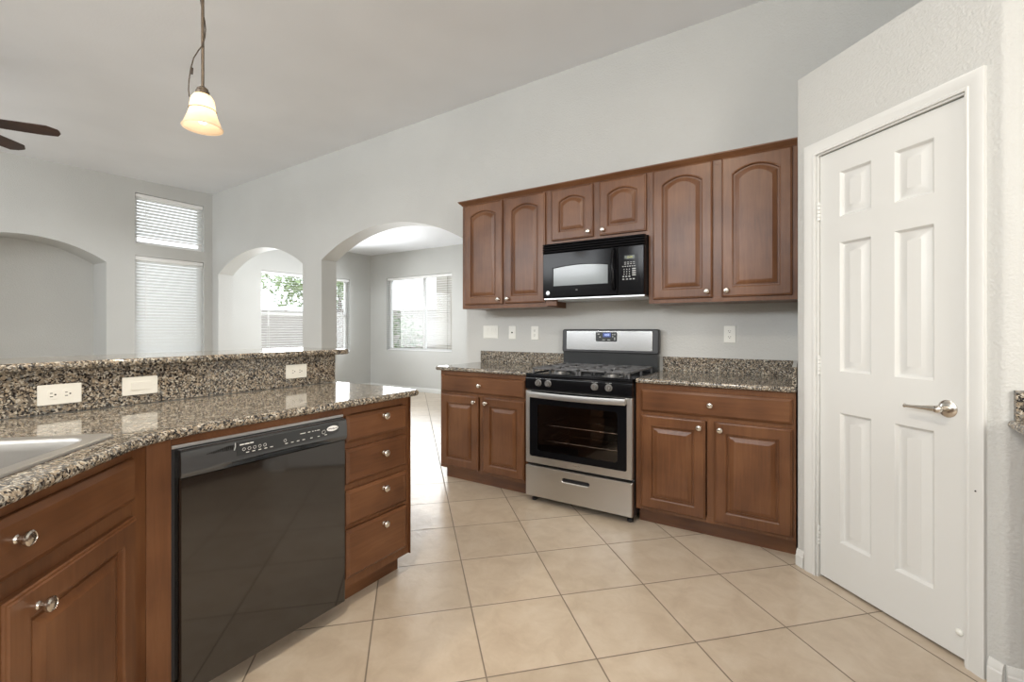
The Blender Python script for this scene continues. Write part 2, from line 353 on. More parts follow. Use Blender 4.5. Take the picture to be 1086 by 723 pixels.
# far wall, runs along +Y from Y0; window pair and arched niche
F = lambda y: y-Y0
wall('wall_far', (X0, Y0), (X0, YW), .15, ceil_z, [dict(x0=F(2.45), x1=F(3.29), z0=.84, z1=2.205), dict(x0=F(2.45), x1=F(3.29), z0=2.365, z1=3.055), dict(x0=F(.66), x1=F(2.149), z0=0, z1=2.075, rise=.235, depth=.47, back=True)])
wall('wall_south', (X1, Y0), (X0, Y0), .15, ceil_z, [dict(x0=X1+.55, x1=X1+2.85, z0=2.38, z1=3.06), dict(x0=X1+3.5, x1=X1+6.9, z0=2.34, z1=3.02)])  # high openings added for the fill lights, out of view
wall('wall_east', (X1, YW), (X1, Y0), .15, ceil_z, [dict(x0=YW-.9, x1=YW+.6, z0=1.08, z1=2.25)])  # unseen opening added for the side fill
flat = lambda z: (lambda x, y: z)
wall('wall_dining_side', (X0, YW+.21), (X0, YD), .15, flat(2.75), [dict(x0=4.15-YW-.21, x1=5.913-YW-.21, z0=.775, z1=2.19)])
wall('wall_dining_back', (X0, YD), (-1.8, YD), .15, flat(2.75), [dict(x0=-7.118-X0, x1=-5.40-X0, z0=.778, z1=2.235)])
wall('wall_dining_right', (-1.9, YD), (-1.9, YW+.21), .12, flat(2.75))
# the boxed pantry with its cut corner: 45 degree face, lower than the ceiling
PC = Vector((-.018, 2.762)); PT = 2.485
def pp(s, d=0): return (PC.x+S*s+S*d, PC.y-S*s+S*d)
plan = [(PC.x, YW), (PC.x, PC.y+.004), pp(.004)]
dx0, dx1, dtop = .112, .728, 2.062          # door opening along s
cr = pp(.836); rad = .035
arc = []
c0 = Vector(pp(.836-rad*math.tan(math.radians(22.5))))+Vector((S, S))*rad
for k in range(7):
    a = math.radians(225+45*k/6); arc.append((c0.x+rad*math.cos(a), c0.y+rad*math.sin(a)))
yret = arc[-1][1]
mb = MB()
def q(p0, p1, z0, z1): mb.face([(*p0, z0), (*p1, z0), (*p1, z1), (*p0, z1)])
q(plan[0], plan[1], 0, PT); q(plan[1], plan[2], 0, PT); q(plan[2], pp(dx0), 0, PT); q(pp(dx0), pp(dx1), dtop, PT)
chain = [pp(dx1)]+arc+[(X1, yret)]
for p0, p1 in zip(chain, chain[1:]): q(p0, p1, 0, PT)
for sv in (dx0, dx1): q(pp(sv), pp(sv, .11), 0, dtop)
mb.face([(*pp(dx0), dtop), (*pp(dx1), dtop), (*pp(dx1, .11), dtop), (*pp(dx0, .11), dtop)])
mb.face([(*p, PT) for p in plan+[pp(dx0), pp(dx1)]+arc+[(X1, yret), (X1, YW)]])
struct(mb.build('wall_pantry', WALL, sharp=40))
# baseboards
def baseboard(name, a, b, h=.085, t=.014):
    A, B = Vector(a), Vector(b); u = (B-A).normalized(); n = Vector((u.y, -u.x))
    prof = [(0, 0), (t, 0), (t, h*.62), (t*.75, h*.68), (t*.75, h*.8), (t*.3, h), (0, h)]
    mb = MB(); mb.loft([[(P_.x+n.x*d, P_.y+n.y*d, z) for d, z in prof] for P_ in (A, B)]); return struct(mb.build(name, TRIM))
baseboard('baseboard_dining_back', (X0, YD), (-1.9, YD)); baseboard('baseboard_dining_side', (X0, YW+.21), (X0, YD))
baseboard('baseboard_pantry_left', pp(0), pp(.045)); baseboard('baseboard_pantry_right', pp(.795), pp(.836)); baseboard('baseboard_pantry_return', (arc[-1][0]-.012, yret), (.66, yret))
baseboard('baseboard_far', (X0, 2.149), (X0, YW))

# ---- pantry door (local x along the wall, y into it)
dr = thing('door_1', 'white six panel pantry door in the angled wall', None, (PC.x, PC.y, 0), -PI/4); dr['kind'] = 'structure'
L0, L1, ZB, ZT, yf = .121, .719, .013, 2.047, .012
def recess(mb, x0, x1, z0, z1, y):
    lp = []
    for i, d in ((0, 0), (.004, .003), (.009, .011), (.013, .013), (.020, .013), (.046, .003), (.048, .0025)):
        lp.append([(x0+i, y+d, z0+i), (x1-i, y+d, z0+i), (x1-i, y+d, z1-i), (x0+i, y+d, z1-i)])
    mb.loft(lp, False, True)
mb = MB(); xs = [L0, .224, .372, .470, .616, L1]; zs = [ZB, .212, .818, 1.01, 1.612, 1.73, 1.942, ZT]
for i in range(5):
    for j in range(7):
        if i in (1, 3) and j in (1, 3, 5): recess(mb, xs[i], xs[i+1], zs[j], zs[j+1], yf)
        else: mb.face([(xs[i], yf, zs[j]), (xs[i+1], yf, zs[j]), (xs[i+1], yf, zs[j+1]), (xs[i], yf, zs[j+1])])
y2 = yf+.035
for (xa, za), (xb, zb) in (((L0, ZB), (L1, ZB)), ((L1, ZB), (L1, ZT)), ((L1, ZT), (L0, ZT)), ((L0, ZT), (L0, ZB))): mb.face([(xa, yf, za), (xb, yf, zb), (xb, y2, zb), (xa, y2, za)])
mb.face([(L0, y2, ZB), (L1, y2, ZB), (L1, y2, ZT), (L0, y2, ZT)])
leaf = mb.build('door_leaf', TRIM, dr)
for zz in (1.78, 1.03, .20):
    mb = MB()
    for k in range(5): mb.lathe([(.0005, -.0085), (.0075, -.0072), (.0075, .0072), (.0005, .0078)], (L0-.004, yf-.007, zz+(k-2)*.0175), 'z', 10)
    mb.lathe([(.0005, 0), (.004, .002), (.002, .007), (.0003, .008)], (L0-.004, yf-.004, zz+.044), 'z', 8); mb.box(L0-.004, L0+.002, yf-.002, yf+.004, zz-.044, zz+.044)
    mb.build('hinge', TRIM, dr)
hd = MB(); hd.lathe([(.0005, -.004-.004), (.016, -.008), (.027, -.005), (.0325, 0), (.0325, .001)], (.661, yf-.001, .911), 'y', 28).build('rosette', NICKEL, dr)
mb = MB(); mb.lathe([(.011, 0), (.0105, -.03), (.014, -.038), (.013, -.048), (.004, -.053), (.0005, -.0535)], (.661, yf-.006, .911), 'y', 20)
mb.tube([(.665, yf-.046, .911), (.64, yf-.048, .911), (.61, yf-.049, .909), (.575, yf-.048, .907), (.55, yf-.046, .906), (.543, yf-.045, .906), (.538, yf-.0445, .906)], [.012, .0115, .008, .0062, .0062, .0085, .003], 12)
mb.build('lever_handle', NICKEL, dr)
mb = MB(); mb.box(L1-.0005, L1+.0015, yf-.003, yf+.004, .885, .94); mb.build('latch_plate', NICKEL, dr)
mb = MB(); mb.lathe([(.012, 0), (.012, -.004), (.007, -.008), (.0005, -.009)], (.699, yf, .103), 'y', 16); mb.build('door_bumper', PLATE, dr)
# casing round the door: stepped profile, mitred
mb = MB(); prof = [(0, 0), (0, -.010), (.008, -.012), (.012, -.010), (.030, -.014), (.050, -.016), (.058, -.014), (.058, 0)]
i0, i1, it = L0-.012, L1+.010, ZT+.012
lps = []
for d, y in prof: lps.append([(i0-d, y, 0), (i0-d, y, it+d), (i1+d, y, it+d), (i1+d, y, 0)])
mb.loft(lps, False, False, closed=False)
mb.box(i0, L0-.0005-.003, .0, .07, 0, it); mb.box(L1+.002, i1, 0, .07, 0, it); mb.box(i0, i1, 0, .07, ZT+.004, it)
mb.box(L0-.003, L0+.010, y2+.002, y2+.02, 0, it); mb.box(L1-.010, L1+.003, y2+.002, y2+.02, 0, it); mb.box(L0, L1, y2+.002, y2+.02, ZT-.010, it)
cs = mb.build('trim_1', TRIM); cs.location = (PC.x, PC.y, 0); cs.rotation_euler = (0, 0, -PI/4); struct(cs, 'white moulded casing round the pantry door')
mb = MB(); mb.lathe([(.003, 0), (.003, -.001), (.0003, -.0015)], (.764, -.0155, .642), 'y', 8); mb.build('screw_head', DARKSLOT, cs)

# ---- windows: frame + panes in a wall opening; local x along the width, y outwards, z up
def window(num, loc, rz, wd, z0, z1, mull=None, rail=None, depth=.15):
    r = thing('window_%d' % num, None, None, loc, rz); r['kind'] = 'structure'
    mb = MB(); f = .045; a, b = depth-.075, depth-.015
    for bx in ((0, wd, z0, z0+f), (0, wd, z1-f, z1), (0, f, z0+f, z1-f), (wd-f, wd, z0+f, z1-f)): mb.box(bx[0], bx[1], a, b, bx[2], bx[3], .004)
    if mull: mb.box(mull-.028, mull+.028, a+.006, b-.004, z0+f, z1-f, .004)
    if rail: mb.box(f, wd-f, a+.006, b-.004, rail-.025, rail+.025, .004)
    fr = mb.build('window_frame', VINYL, r)
    mb = MB(); mb.box(f-.004, wd-f+.004, (a+b)/2-.002, (a+b)/2+.002, z0+f-.004, z1-f+.004); mb.build('window_pane', PANE, fr)
    return r
window(1, (X0, 2.45, 0), PI/2, .84, .84, 2.205); window(2, (X0, 2.45, 0), PI/2, .84, 2.365, 3.055)
window(3, (X0, 4.15, 0), PI/2, 1.763, .775, 2.19, rail=1.47)
window(4, (-7.118, YD, 0), 0, 1.718, .778, 2.235, mull=.955)
window(5, (-.55, Y0, 0), PI, 2.3, 2.38, 3.06, mull=1.15); window(6, (-1.75, Y0, 0), PI, 3.4, 2.34, 3.02, mull=1.7)  # unseen windows added for the fill lights, set high to clear reflections
window(7, (X1, .9, 0), -PI/2, 1.5, 1.08, 2.25, mull=.75)  # unseen window added to go with the side fill
# window blinds
def blind(label, loc, rz, wd, zb, zt, tilt, pitch=.042, cords=2, wand=True, sw=.048, y=.028, lift=0):
    r = thing('window_blind', label, 'blind', loc, rz, 'white slatted window blinds')
    mb = MB(); mb.box(.006, wd-.006, y-.022, y+.024, zt-.052, zt-.004, .004); mb.build('headrail', VINYL, r)
    mb = MB(); n = int((zt-.075-(zb+.05+lift))/pitch); pitch = (zt-.075-(zb+.05+lift))/n; c, s = math.cos(tilt), math.sin(tilt)
    for k in range(n+1):
        zc = zt-.075-k*pitch; pr = []
        for t, hgt in ((-1, 0), (-.5, .0026), (0, .0036), (.5, .0026), (1, 0), (1, -.0022), (0, .0012), (-1, -.0022)):
            a, b2 = t*sw/2, hgt; pr.append((a*c-b2*s, a*s+b2*c))
        mb.loft([[(xx, y+a, zc+b2) for a, b2 in pr] for xx in (.008, wd-.008)])
    mb.build('slats', SLAT, r, sharp=50); zl = zt-.075-n*pitch
    mb = MB(); mb.box(.008, wd-.008, y-.020, y+.020, zl-.045, zl-.028, .003); mb.build('bottom_rail', VINYL, r)
    for k in range(cords):
        xx = .14+(wd-.28)*k/(cords-1); mb = MB()
        for sx in (-1, 1): mb.tube([(xx, y+sx*.026, zt-.05), (xx, y+sx*.026, zl-.03)], .0014, 5)
        mb.box(xx-.0012, xx+.0012, y-.026, y+.026, zt-.052, zt-.0495); mb.box(xx-.0012, xx+.0012, y-.026, y+.026, zl-.047, zl-.044)
        mb.build('ladder_cord', VINYL, r)
    if wand:
        mb = MB(); mb.tube([(.12, y-.036, zt-.05), (.12, y-.038, zt-.05-min(.95, (zt-zb)*.62))], .005, 6); mb.build('tilt_wand', VINYL, r)
    return r
up = blind('short white blind in the high transom window of the far wall, slats nearly shut', (X0, 2.45, 0), PI/2, .84, 2.365, 3.055, math.radians(57), y=.035, lift=.09)
lo_ = blind('tall white blind shut over the lower window of the far wall beside the arched niche', (X0, 2.45, 0), PI/2, .84, .84, 2.205, math.radians(58), y=.035)
b3 = blind('white blind with level slats in the dining side window seen through the arches', (X0, 4.15, 0), PI/2, 1.763, .775, 2.19, math.radians(8), y=.035)
b4 = blind('wide white blind with level slats in the two-pane dining window left of the cabinets', (-7.118, YD, 0), 0, 1.718, .778, 2.235, math.radians(4), y=.035, cords=3, wand=False)

# ------------------------------------------------------------------ cabinet builders (local: x across the front, y inwards, z up)
def panel_door(mb, x0, x1, z0, z1, y0=0, arch=0, fr=.058, n=14):
    def lp(i, y, a):
        pts = [(x0+i, y, z0+i), (x1-i, y, z0+i)]
        for k in range(n+1):
            t = 1-k/n; xx = x0+i+(x1-x0-2*i)*t; e = (2*t-1)**2; pts.append((xx, y, z1-i-a*e))
        return pts
    d = .020
    mb.loft([lp(0, y0, 0), lp(0, y0-d+.007, 0), lp(.003, y0-d+.004, 0), lp(.007, y0-d+.003, 0), lp(.010, y0-d, 0), lp(fr, y0-d, arch), lp(fr+.003, y0-d+.002, arch), lp(fr+.006, y0-d+.003, arch), lp(fr+.0085, y0-d+.013, arch), lp(fr+.016, y0-d+.013, arch), lp(fr+.018, y0-d+.009, arch), lp(fr+.040, y0-d+.0015, arch), lp(fr+.043, y0-d+.001, arch)])
    return mb
def drawer_front(mb, x0, x1, z0, z1, y0=0):
    d = .020; lp = lambda i, y: [(x0+i, y, z0+i), (x1-i, y, z0+i), (x1-i, y, z1-i), (x0+i, y, z1-i)]
    mb.loft([lp(0, y0), lp(0, y0-d+.010), lp(.003, y0-d+.007), lp(.014, y0-d)]); return mb
def knob(parent, x, y, z):
    mb = MB(); mb.lathe([(.0085, 0), (.0085, -.002), (.0058, -.005), (.0055, -.014), (.009, -.0165), (.0145, -.0185), (.0158, -.022), (.0150, -.0258), (.012, -.028), (.0115, -.0272), (.006, -.0285), (.0005, -.029)], (x, y, z), 'y', 20)
    return mb.build('knob', NICKEL, parent)
def door(parent, x0, x1, z0, z1, kx, kz, arch=0):
    d = panel_door(MB(), x0, x1, z0, z1, 0, arch).build('door', WOOD_V, parent, sharp=25); knob(d, kx, -.020, kz); return d
def drawer(parent, x0, x1, z0, z1, kx=None):
    d = drawer_front(MB(), x0, x1, z0, z1).build('drawer', WOOD_H, parent, sharp=25); knob(d, (x0+x1)/2 if kx is None else kx, -.020, (z0+z1)/2+.002); return d
CT0, CT1 = .877, .907
def base_cab(name, label, loc, rz, wd, drawers, doors, depth=.606, toe=True):
    r = thing(name, label, 'cabinet', loc, rz)
    mb = MB(); mb.box(0, wd, .019, depth, .10, CT0); mb.build('carcass', WOOD_V, r)
    mb = MB(); f = .04
    mb.box(0, f, 0, .019, .10, CT0, .0008); mb.box(wd-f, wd, 0, .019, .10, CT0, .0008)
    mb.box(f, wd-f, 0, .019, .10, .135, .0008); mb.box(f, wd-f, 0, .019, CT0-.035, CT0, .0008)
    for x0, x1, z0, z1 in doors[1:]: mb.box(x0-.04, x0+.012, .0004, .019, .135, doors[0][3]+.01, .0008)
    for dz in sorted({d[2] for d in drawers}): 
        if dz > .2: mb.box(f, wd-f, .0003, .019, dz-.03, dz+.012, .0008)
    mb.build('face_frame', WOOD_V, r)
    if toe: mb = MB(); mb.box(0, wd, .075, .095, 0, .10); mb.build('toe_kick', WOOD_H, r)
    for d in drawers: drawer(r, *d)
    for i, (x0, x1, z0, z1) in enumerate(doors):
        kx = x1-.032 if (i % 2 == 0 and len(doors) > 1) else x0+.032
        door(r, x0, x1, z0, z1, kx, z1-.040)
    return r
yB = 2.796
xL, xR0 = -2.4625, -.868
base_cab('base_cabinet', 'brown base cabinet with two doors left of the gas range', (xL, yB, 0), 0, .815, [(.012, .795, .712, .840)], [(.012, .385, .125, .690), (.430, .795, .125, .690)])
base_cab('base_cabinet', 'brown base cabinet with two doors right of the gas range beside the pantry', (xR0, yB, 0), 0, .842, [(.034, .827, .708, .842)], [(.034, .404, .120, .683), (.450, .827, .120, .683)])
# wall cabinets
yU, UZ0, UZ1 = 3.076, 1.378, 2.272
def wall_cab(label, x0, x1, z0, z1, doors, arch):
    wd = x1-x0; r = thing('wall_cabinet', label, 'cabinet', (x0, yU, 0), 0); f = .035
    mb = MB(); mb.box(0, wd, .019, YW-yU-.001, z0, z1); mb.build('carcass', WOOD_V, r)
    mb = MB(); mb.box(0, f, 0, .019, z0, z1, .0008); mb.box(wd-f, wd, 0, .019, z0, z1, .0008); mb.box(f, wd-f, 0, .019, z0, z0+.04, .0008); mb.box(f, wd-f, 0, .019, z1-.04, z1, .0008)
    mb.box(wd/2-.035, wd/2+.035, .0004, .019, z0+.04, z1-.04, .0008); mb.build('face_frame', WOOD_V, r)
    for i, (a, b, c, d) in enumerate(doors): door(r, a-x0, b-x0, c, d, (b-.030 if i == 0 else a+.030)-x0, c+.038, arch)
    return r
xm0, xm1 = -1.640, -.868
wall_cab('tall wall cabinet with two arched doors left of the microwave', xL, xm0, UZ0, UZ1, [(-2.431, -2.046, 1.412, 2.252), (-2.018, -1.652, 1.412, 2.252)], .038)
wall_cab('short wall cabinet with two small arched doors above the microwave', xm0, xm1, 1.842, UZ1, [(-1.597, -1.264, 1.871, 2.252), (-1.214, -.882, 1.871, 2.252)], .034)
wall_cab('tall wall cabinet with two wide arched doors right of the microwave', xm1, -.021, UZ0, UZ1, [(-.838, -.470, 1.405, 2.258), (-.418, -.046, 1.405, 2.258)], .042)
mb = MB(); prof = [(0, 0), (-.004, 0), (-.007, .006), (-.010, .010), (-.020, .018), (-.026, .026), (-.030, .028), (-.030, .036), (0, .036)]
zb = UZ1-.012
mb.loft([[(xL+d, yU+d if 0 else yU-.0005+d, zb+z) for d, z in prof], [(-.021, yU-.0005+d, zb+z) for d, z in prof]])
mb.loft([[(xL-.0005+d, yU-.0005+d, zb+z) for d, z in prof], [(xL-.0005+d, YW-.002, zb+z) for d, z in prof]])
tag(mb.build('crown_moulding', WOOD_H), 'dark wood crown moulding running along the tops of the wall cabinets', 'moulding')
mb = MB(); mb.box(xm0+.001, xm0+.09, 3.055, 3.075, UZ0+.006, 1.424, .001)
tag(mb.build('wood_cleat', WOOD_H), 'short dark wood block tucked under the left end of the microwave', 'wood block')

# ---- stove-wall counters and splashes
def rpoly(x0, x1, y0, y1, r=.012): return rrect(x0, x1, y0, y1, r, 4)
tag(slab(rpoly(-2.497, -1.6385, 2.764, YW-.003), CT0, CT1, .013).build('countertop', GRANITE), 'speckled granite countertop on the cabinet left of the range', 'countertop')
tag(slab(rpoly(-.866, -.0215, 2.764, YW-.003), CT0, CT1, .013).build('countertop', GRANITE), 'speckled granite countertop between the range and the pantry', 'countertop')
mb = MB(); mb.box(-2.50, -1.655, YW-.022, YW-.001, CT1, 1.008, .002); tag(mb.build('backsplash', GRANITE), 'low granite backsplash on the wall left of the range', 'backsplash')
mb = MB(); mb.box(-.855, -.046, YW-.022, YW-.001, CT1, 1.008, .002); tag(mb.build('backsplash', GRANITE), 'low granite backsplash on the wall right of the range', 'backsplash')
mb = MB(); mb.box(-.0445, -.0215, 2.80, YW-.001, CT1, 1.008, .002); tag(mb.build('side_splash', GRANITE), 'granite side splash standing against the pantry end of the right counter', 'backsplash')

# ------------------------------------------------------------------ gas range (local x centred)
rx = -1.2545; RW = .379
rg = thing('gas_range', 'stainless steel and black gas range between the two base cabinets', 'stove', (rx, 2.74, 0), 0)
mb = MB(); yb = .650
mb.box(-RW, -RW+.05, .045, yb, .045, .872); mb.box(RW-.05, RW, .045, yb, .045, .872); mb.box(-RW+.05, RW-.05, .045, yb, .045, .27); mb.box(-RW+.05, RW-.05, yb-.05, yb, .27, .872); mb.box(-RW+.05, RW-.05, .045, yb-.05, .755, .872)
mb.build('body', BLACKSAT, rg)
mb = MB(); mb.box(-RW+.051, RW-.051, .10, yb-.051, .2705, .275); mb.box(-RW+.0502, -RW+.055, .06, yb-.051, .275, .754); mb.box(RW-.055, RW-.0502, .06, yb-.051, .275, .754); mb.build('oven_lining', CAVITY, rg)
for zz in (.42, .53):
    mb = MB(); mb.tube([(-.30, .10, zz), (.30, .10, zz), (.30, .56, zz), (-.30, .56, zz)], .004, 6, True)
    for k in range(17): mb.tube([(-.28+.035*k, .10, zz), (-.28+.035*k, .56, zz)], .002, 5)
    mb.tube([(-.30, .33, zz-.004), (.30, .33, zz-.004)], .003, 5); mb.build('oven_rack', NICKEL, rg)
# oven door
od = None
gx, gz0, gz1, bow = .346, .328, .780, 0
mb = MB(); out = rrect(-RW+.0005, RW-.0005, .2785, .785, .006, 3); inn = rrect(-gx, gx, gz0, gz1, .014, 3)
mb.loft([[(x, .040, z) for x, z in inn], [(x, .040, z) for x, z in out], [(x, .006, z) for x, z in out], [(x, 0, z) for x, z in rrect(-RW+.005, RW-.005, .283, .781, .005, 3)], [(x, 0, z) for x, z in inn], [(x, .040, z) for x, z in inn]], False, False)
od = mb.build('oven_door', STEEL, rg)
mb = MB(); o2 = rrect(-gx, gx, gz0, gz1, .014, 3); i2 = rrect(-.285, .285, gz0+.045, .690, .02, 3)
mb.loft([[(x, y, z) for x, z in lp] for y, lp in ((.02, i2), (.02, o2), (.003, o2), (.003, i2), (.02, i2))], False, False); tag(mb.build('glass_border', BLACK, od), 'black border of the oven glass')
mb = MB(); mb.prism(i2, lambda a, b, h: (a, h, b), .004, .007); mb.build('oven_glass', OVENGLASS, od)
mb = MB()
for k in range(15):
    pass
hp = []
for k in range(17):
    t = -1+2*k/16; hp.append((t*.344, -.028-.016*(1-t*t), .760-.004*(1-t*t)))
lp = []
for (x, y, z) in hp: lp.append([(x, y+a, z+b) for a, b in ((.006, -.021), (-.004, -.019), (-.007, 0), (-.004, .019), (.006, .021))])
mb.loft(lp)
for sx in (-1, 1): mb.box(sx*.337-.008, sx*.337+.008, -.028, .004, .742, .778, .003)
mb.build('oven_handle', STEEL, od)
# emblem on the lower rail: an embossed swirl
mb = MB(); pts = []
for k in range(30):
    a = k/29*2.4*PI; rr = .004+.008*k/29; pts.append((1.9*rr*math.cos(a)+.012, -.0008, .305+rr*.75*math.sin(a)))
mb.tube(pts, .0012, 5); mb.tube([(.0, -.0008, .311), (-.010, -.0008, .309), (-.016, -.0008, .315)], .0012, 5); mb.build('emblem', NICKEL, od)
# storage drawer with its slot handle
mb = MB(); o3 = rrect(-RW+.0005, RW-.0005, .050, .262, .006, 3); i3 = rrect(-.098, .098, .188, .214, .0115, 3)
mb.loft([[(x, y, z) for x, z in lp] for y, lp in ((.040, i3), (.040, o3), (.006, o3), (0, rrect(-RW+.005, RW-.005, .0545, .2575, .005, 3)), (0, rrect(-.102, .102, .184, .218, .015, 3)), (.003, i3), (.030, i3))], False, True)
sd = mb.build('storage_drawer', STEEL, rg)
mb = MB(); mb.prism(rrect(-.0965, .0965, .1895, .2125, .011, 3), lambda a, b, h: (a, h, b), .018, .0285); mb.box(-.094, .094, .004, .010, .190, .199, .003); mb.build('drawer_pull', BLACKSAT, sd)
# front control panel with four knobs
mb = MB(); mb.loft([[(x, y, z) for y, z in ((.004, .790), (.0, .796), (.0, .862), (.010, .8805), (.045, .8805), (.045, .790))] for x in (-RW, RW)])
cp = mb.build('control_panel', BLACK, rg)
for kx in (-.274, -.199, .136, .230):
    mb = MB(); mb.lathe([(.024, .0), (.0235, -.004), (.018, -.006), (.0175, -.021), (.0155, -.0245), (.0005, -.025)], (kx, -.0005, .838), 'y', 22); mb.box(kx-.0035, kx+.0035, -.034, -.02, .8215, .8545, .002); mb.build('burner_knob', KNOBGREY, cp)
    mb = MB(); mb.box(kx-.022, kx-.006, -.0012, .001, .866, .868); mb.box(kx+.0, kx+.020, -.0012, .001, .866, .868); mb.build('burner_marking', GREYINK, cp)
# cooktop, burners, grates
mb = MB(); mb.box(-RW, RW, .004, .60, .8805, .893, .004)
for e in ((-RW, RW, .006, .022), (-RW, RW, .575, .60)): mb.box(e[0], e[1], e[2], e[3], .890, .900, .003)
for e in ((-RW, -RW+.018), (RW-.018, RW)): mb.box(e[0], e[1], .006, .60, .890, .900, .003)
ck = mb.build('cooktop', BLACK, rg)
for bx, by, br in ((-.19, .17, .046), (.19, .17, .050), (-.19, .44, .040), (.19, .44, .036)):
    mb = MB(); mb.lathe([(br+.022, .892), (br+.02, .895), (br, .896), (br-.004, .906), (br-.006, .910), (.0005, .911)], (bx, by, 0), 'z', 26); bb = mb.build('burner', BURN, rg)
    mb = MB(); mb.lathe([(br*.82, .9105), (br*.84, .915), (br*.78, .918), (.0005, .919)], (bx, by, 0), 'z', 24); mb.build('burner_cap', CASTIRON, bb)
for sx in (-1, 1):
    x0, x1 = (-.350, -.004) if sx < 0 else (.004, .350); y0, y1, zt, zl = .045, .565, .938, .930
    mb = MB(); bar = lambda a, b, c, d: mb.box(a, b, c, d, zl-.004, zt, .002)
    bar(x0, x1, y0, y0+.014); bar(x0, x1, y1-.014, y1); bar(x0, x0+.014, y0, y1); bar(x1-.014, x1, y0, y1); cy = (y0+y1)/2; bar(x0, x1, cy-.007, cy+.007)
    for by in (.17, .44):
        bx = sx*.19
        for ang in range(0, 360, 45):
            a = math.radians(ang+0); c, s2 = math.cos(a), math.sin(a)
            e = min(abs((x1-.01-bx if c > 0 else bx-x0-.01)/c) if abs(c) > .01 else 9, abs(((min(y1, by+.135)-by) if s2 > 0 else (by-max(y0, by-.125)))/s2) if abs(s2) > .01 else 9)
            p0 = Vector((bx+c*.028, by+s2*.028)); p1 = Vector((bx+c*e, by+s2*e)); nn = Vector((-s2, c))*.0062
            mb.loft([[(p.x+nn.x, p.y+nn.y, z) if k == 0 else (p.x-nn.x, p.y-nn.y, z) for k, z in ((0, zl-.002), (1, zl-.002), (1, zt), (0, zt))] for p in (p0, p1)])
    for fx in (x0+.007, x1-.007):
        for fy in (y0+.007, y1-.007, cy): mb.box(fx-.006, fx+.006, fy-.006, fy+.006, .893, zl, .001)
    mb.build('grate', CASTIRON, rg)
# backguard: riser, console with steel panel and clock
mb = MB(); mb.box(-RW+.002, RW-.002, .596, .650, .875, 1.026, .003); mb.build('riser', PANELGREY, rg)
mb = MB(); cyf = .588
def con(i, y): return [(x, y+(z-1.03)*.05, z) for x, z in rrect(-RW-.006+i, RW+.006-i, 1.024+i, 1.206-i, .016-i*.4, 4)]
mb.loft([con(0, .655-.02), con(0, cyf+.006), con(.006, cyf)]); con_o = mb.build('console', BLACKSAT, rg)
mb = MB(); lp = lambda i, y: [(x, y+(z-1.03)*.05, z) for x, z in rrect(-.345+i, .338-i, 1.044+i, 1.192-i, .006, 3)]
mb.loft([lp(0, cyf+.001), lp(0, cyf-.003), lp(.002, cyf-.0045)]); mb.build('steel_fascia', FASCIA, con_o)
cpx, cpy, cpz = .0, cyf-.0045+.0125, 1.152
mb = MB(); mb.loft([[(x-.01, y+(z-1.03)*.05, z) for x, z in rrect(-.085, .085, 1.112, 1.184, .008, 3)] for y in (cyf-.004, cyf-.0062)]); ck2 = mb.build('clock_panel', PANELGREY, con_o)
mb = MB(); mb.loft([[(x-.005, y+(z-1.03)*.05, z) for x, z in rrect(-.032, .032, 1.146, 1.179, .004, 3)] for y in (cyf-.006, cyf-.0068)]); mb.build('clock_display', emit('blue_clock_screen', (.10, .16, .55, 1), .55), ck2)
text('clock_digits', '4:03', .024, emit('blue_clock_digits', (.55, .65, 1, 1), 1.6), ck2, Matrix.Translation((-.004, cyf-.0072+(1.162-1.03)*.05, 1.162)) @ Matrix.Rotation(PI/2-.05, 4, 'X'))
for x, z, a, b in ((-.073, 1.168, .014, .008), (-.06, 1.146, .012, .009), (-.03, 1.124, .022, .004), (.012, 1.124, .022, .006), (.042, 1.166, .008, .008), (.042, 1.15, .008, .008), (.058, 1.166, .008, .010), (.057, 1.14, .012, .006), (.057, 1.128, .012, .006)):
    yy = cyf-.0064+(z-1.03)*.05; mb = MB(); mb.box(x-a/2, x+a/2, yy-.0006, yy+.002, z-b/2, z+b/2); mb.build('clock_button', GREYINK, ck2)
for fx in (-.345, .345):
    for fy in (.07, .60): mb = MB(); mb.lathe([(.016, .0), (.020, .004), (.020, .018), (.010, .022), (.010, .046)], (fx, fy, 0), 'z', 14); mb.build('foot', BLACKSAT, rg)

# ------------------------------------------------------------------ microwave (local x from its left side, y in)
mx0, mw, mz0, mz1 = -1.6325, .760, 1.424, 1.8405
mk = thing('microwave', 'black microwave oven hung under the short wall cabinet above the range', 'microwave', (mx0, 2.985, mz0), 0); mh = mz1-mz0
mb = MB(); mb.box(.004, mw-.004, .045, YW-2.985-.003, .012, mh-.001, .003); mb.build('body', BLACKSAT, mk)
mb = MB(); mb.box(.004, mw-.004, .02, YW-2.985-.004, 0, .012, .002); mb.build('base_plate', ALU, mk)
mb = MB(); zv = mh-.075      # louvred vent along the top
for k in range(4): mb.loft([[(x, y, z) for y, z in ((.012, zv+.004+k*.0175), (.002, zv+.006+k*.0175), (.004, zv+.017+k*.0175), (.03, zv+.0195+k*.0175), (.046, zv+.012+k*.0175), (.046, zv+.004+k*.0175))] for x in (0, mw)])
mb.box(.004, mw-.004, .03, .05, zv, mh-.001); mb.build('vent_grille', BLACK, mk)
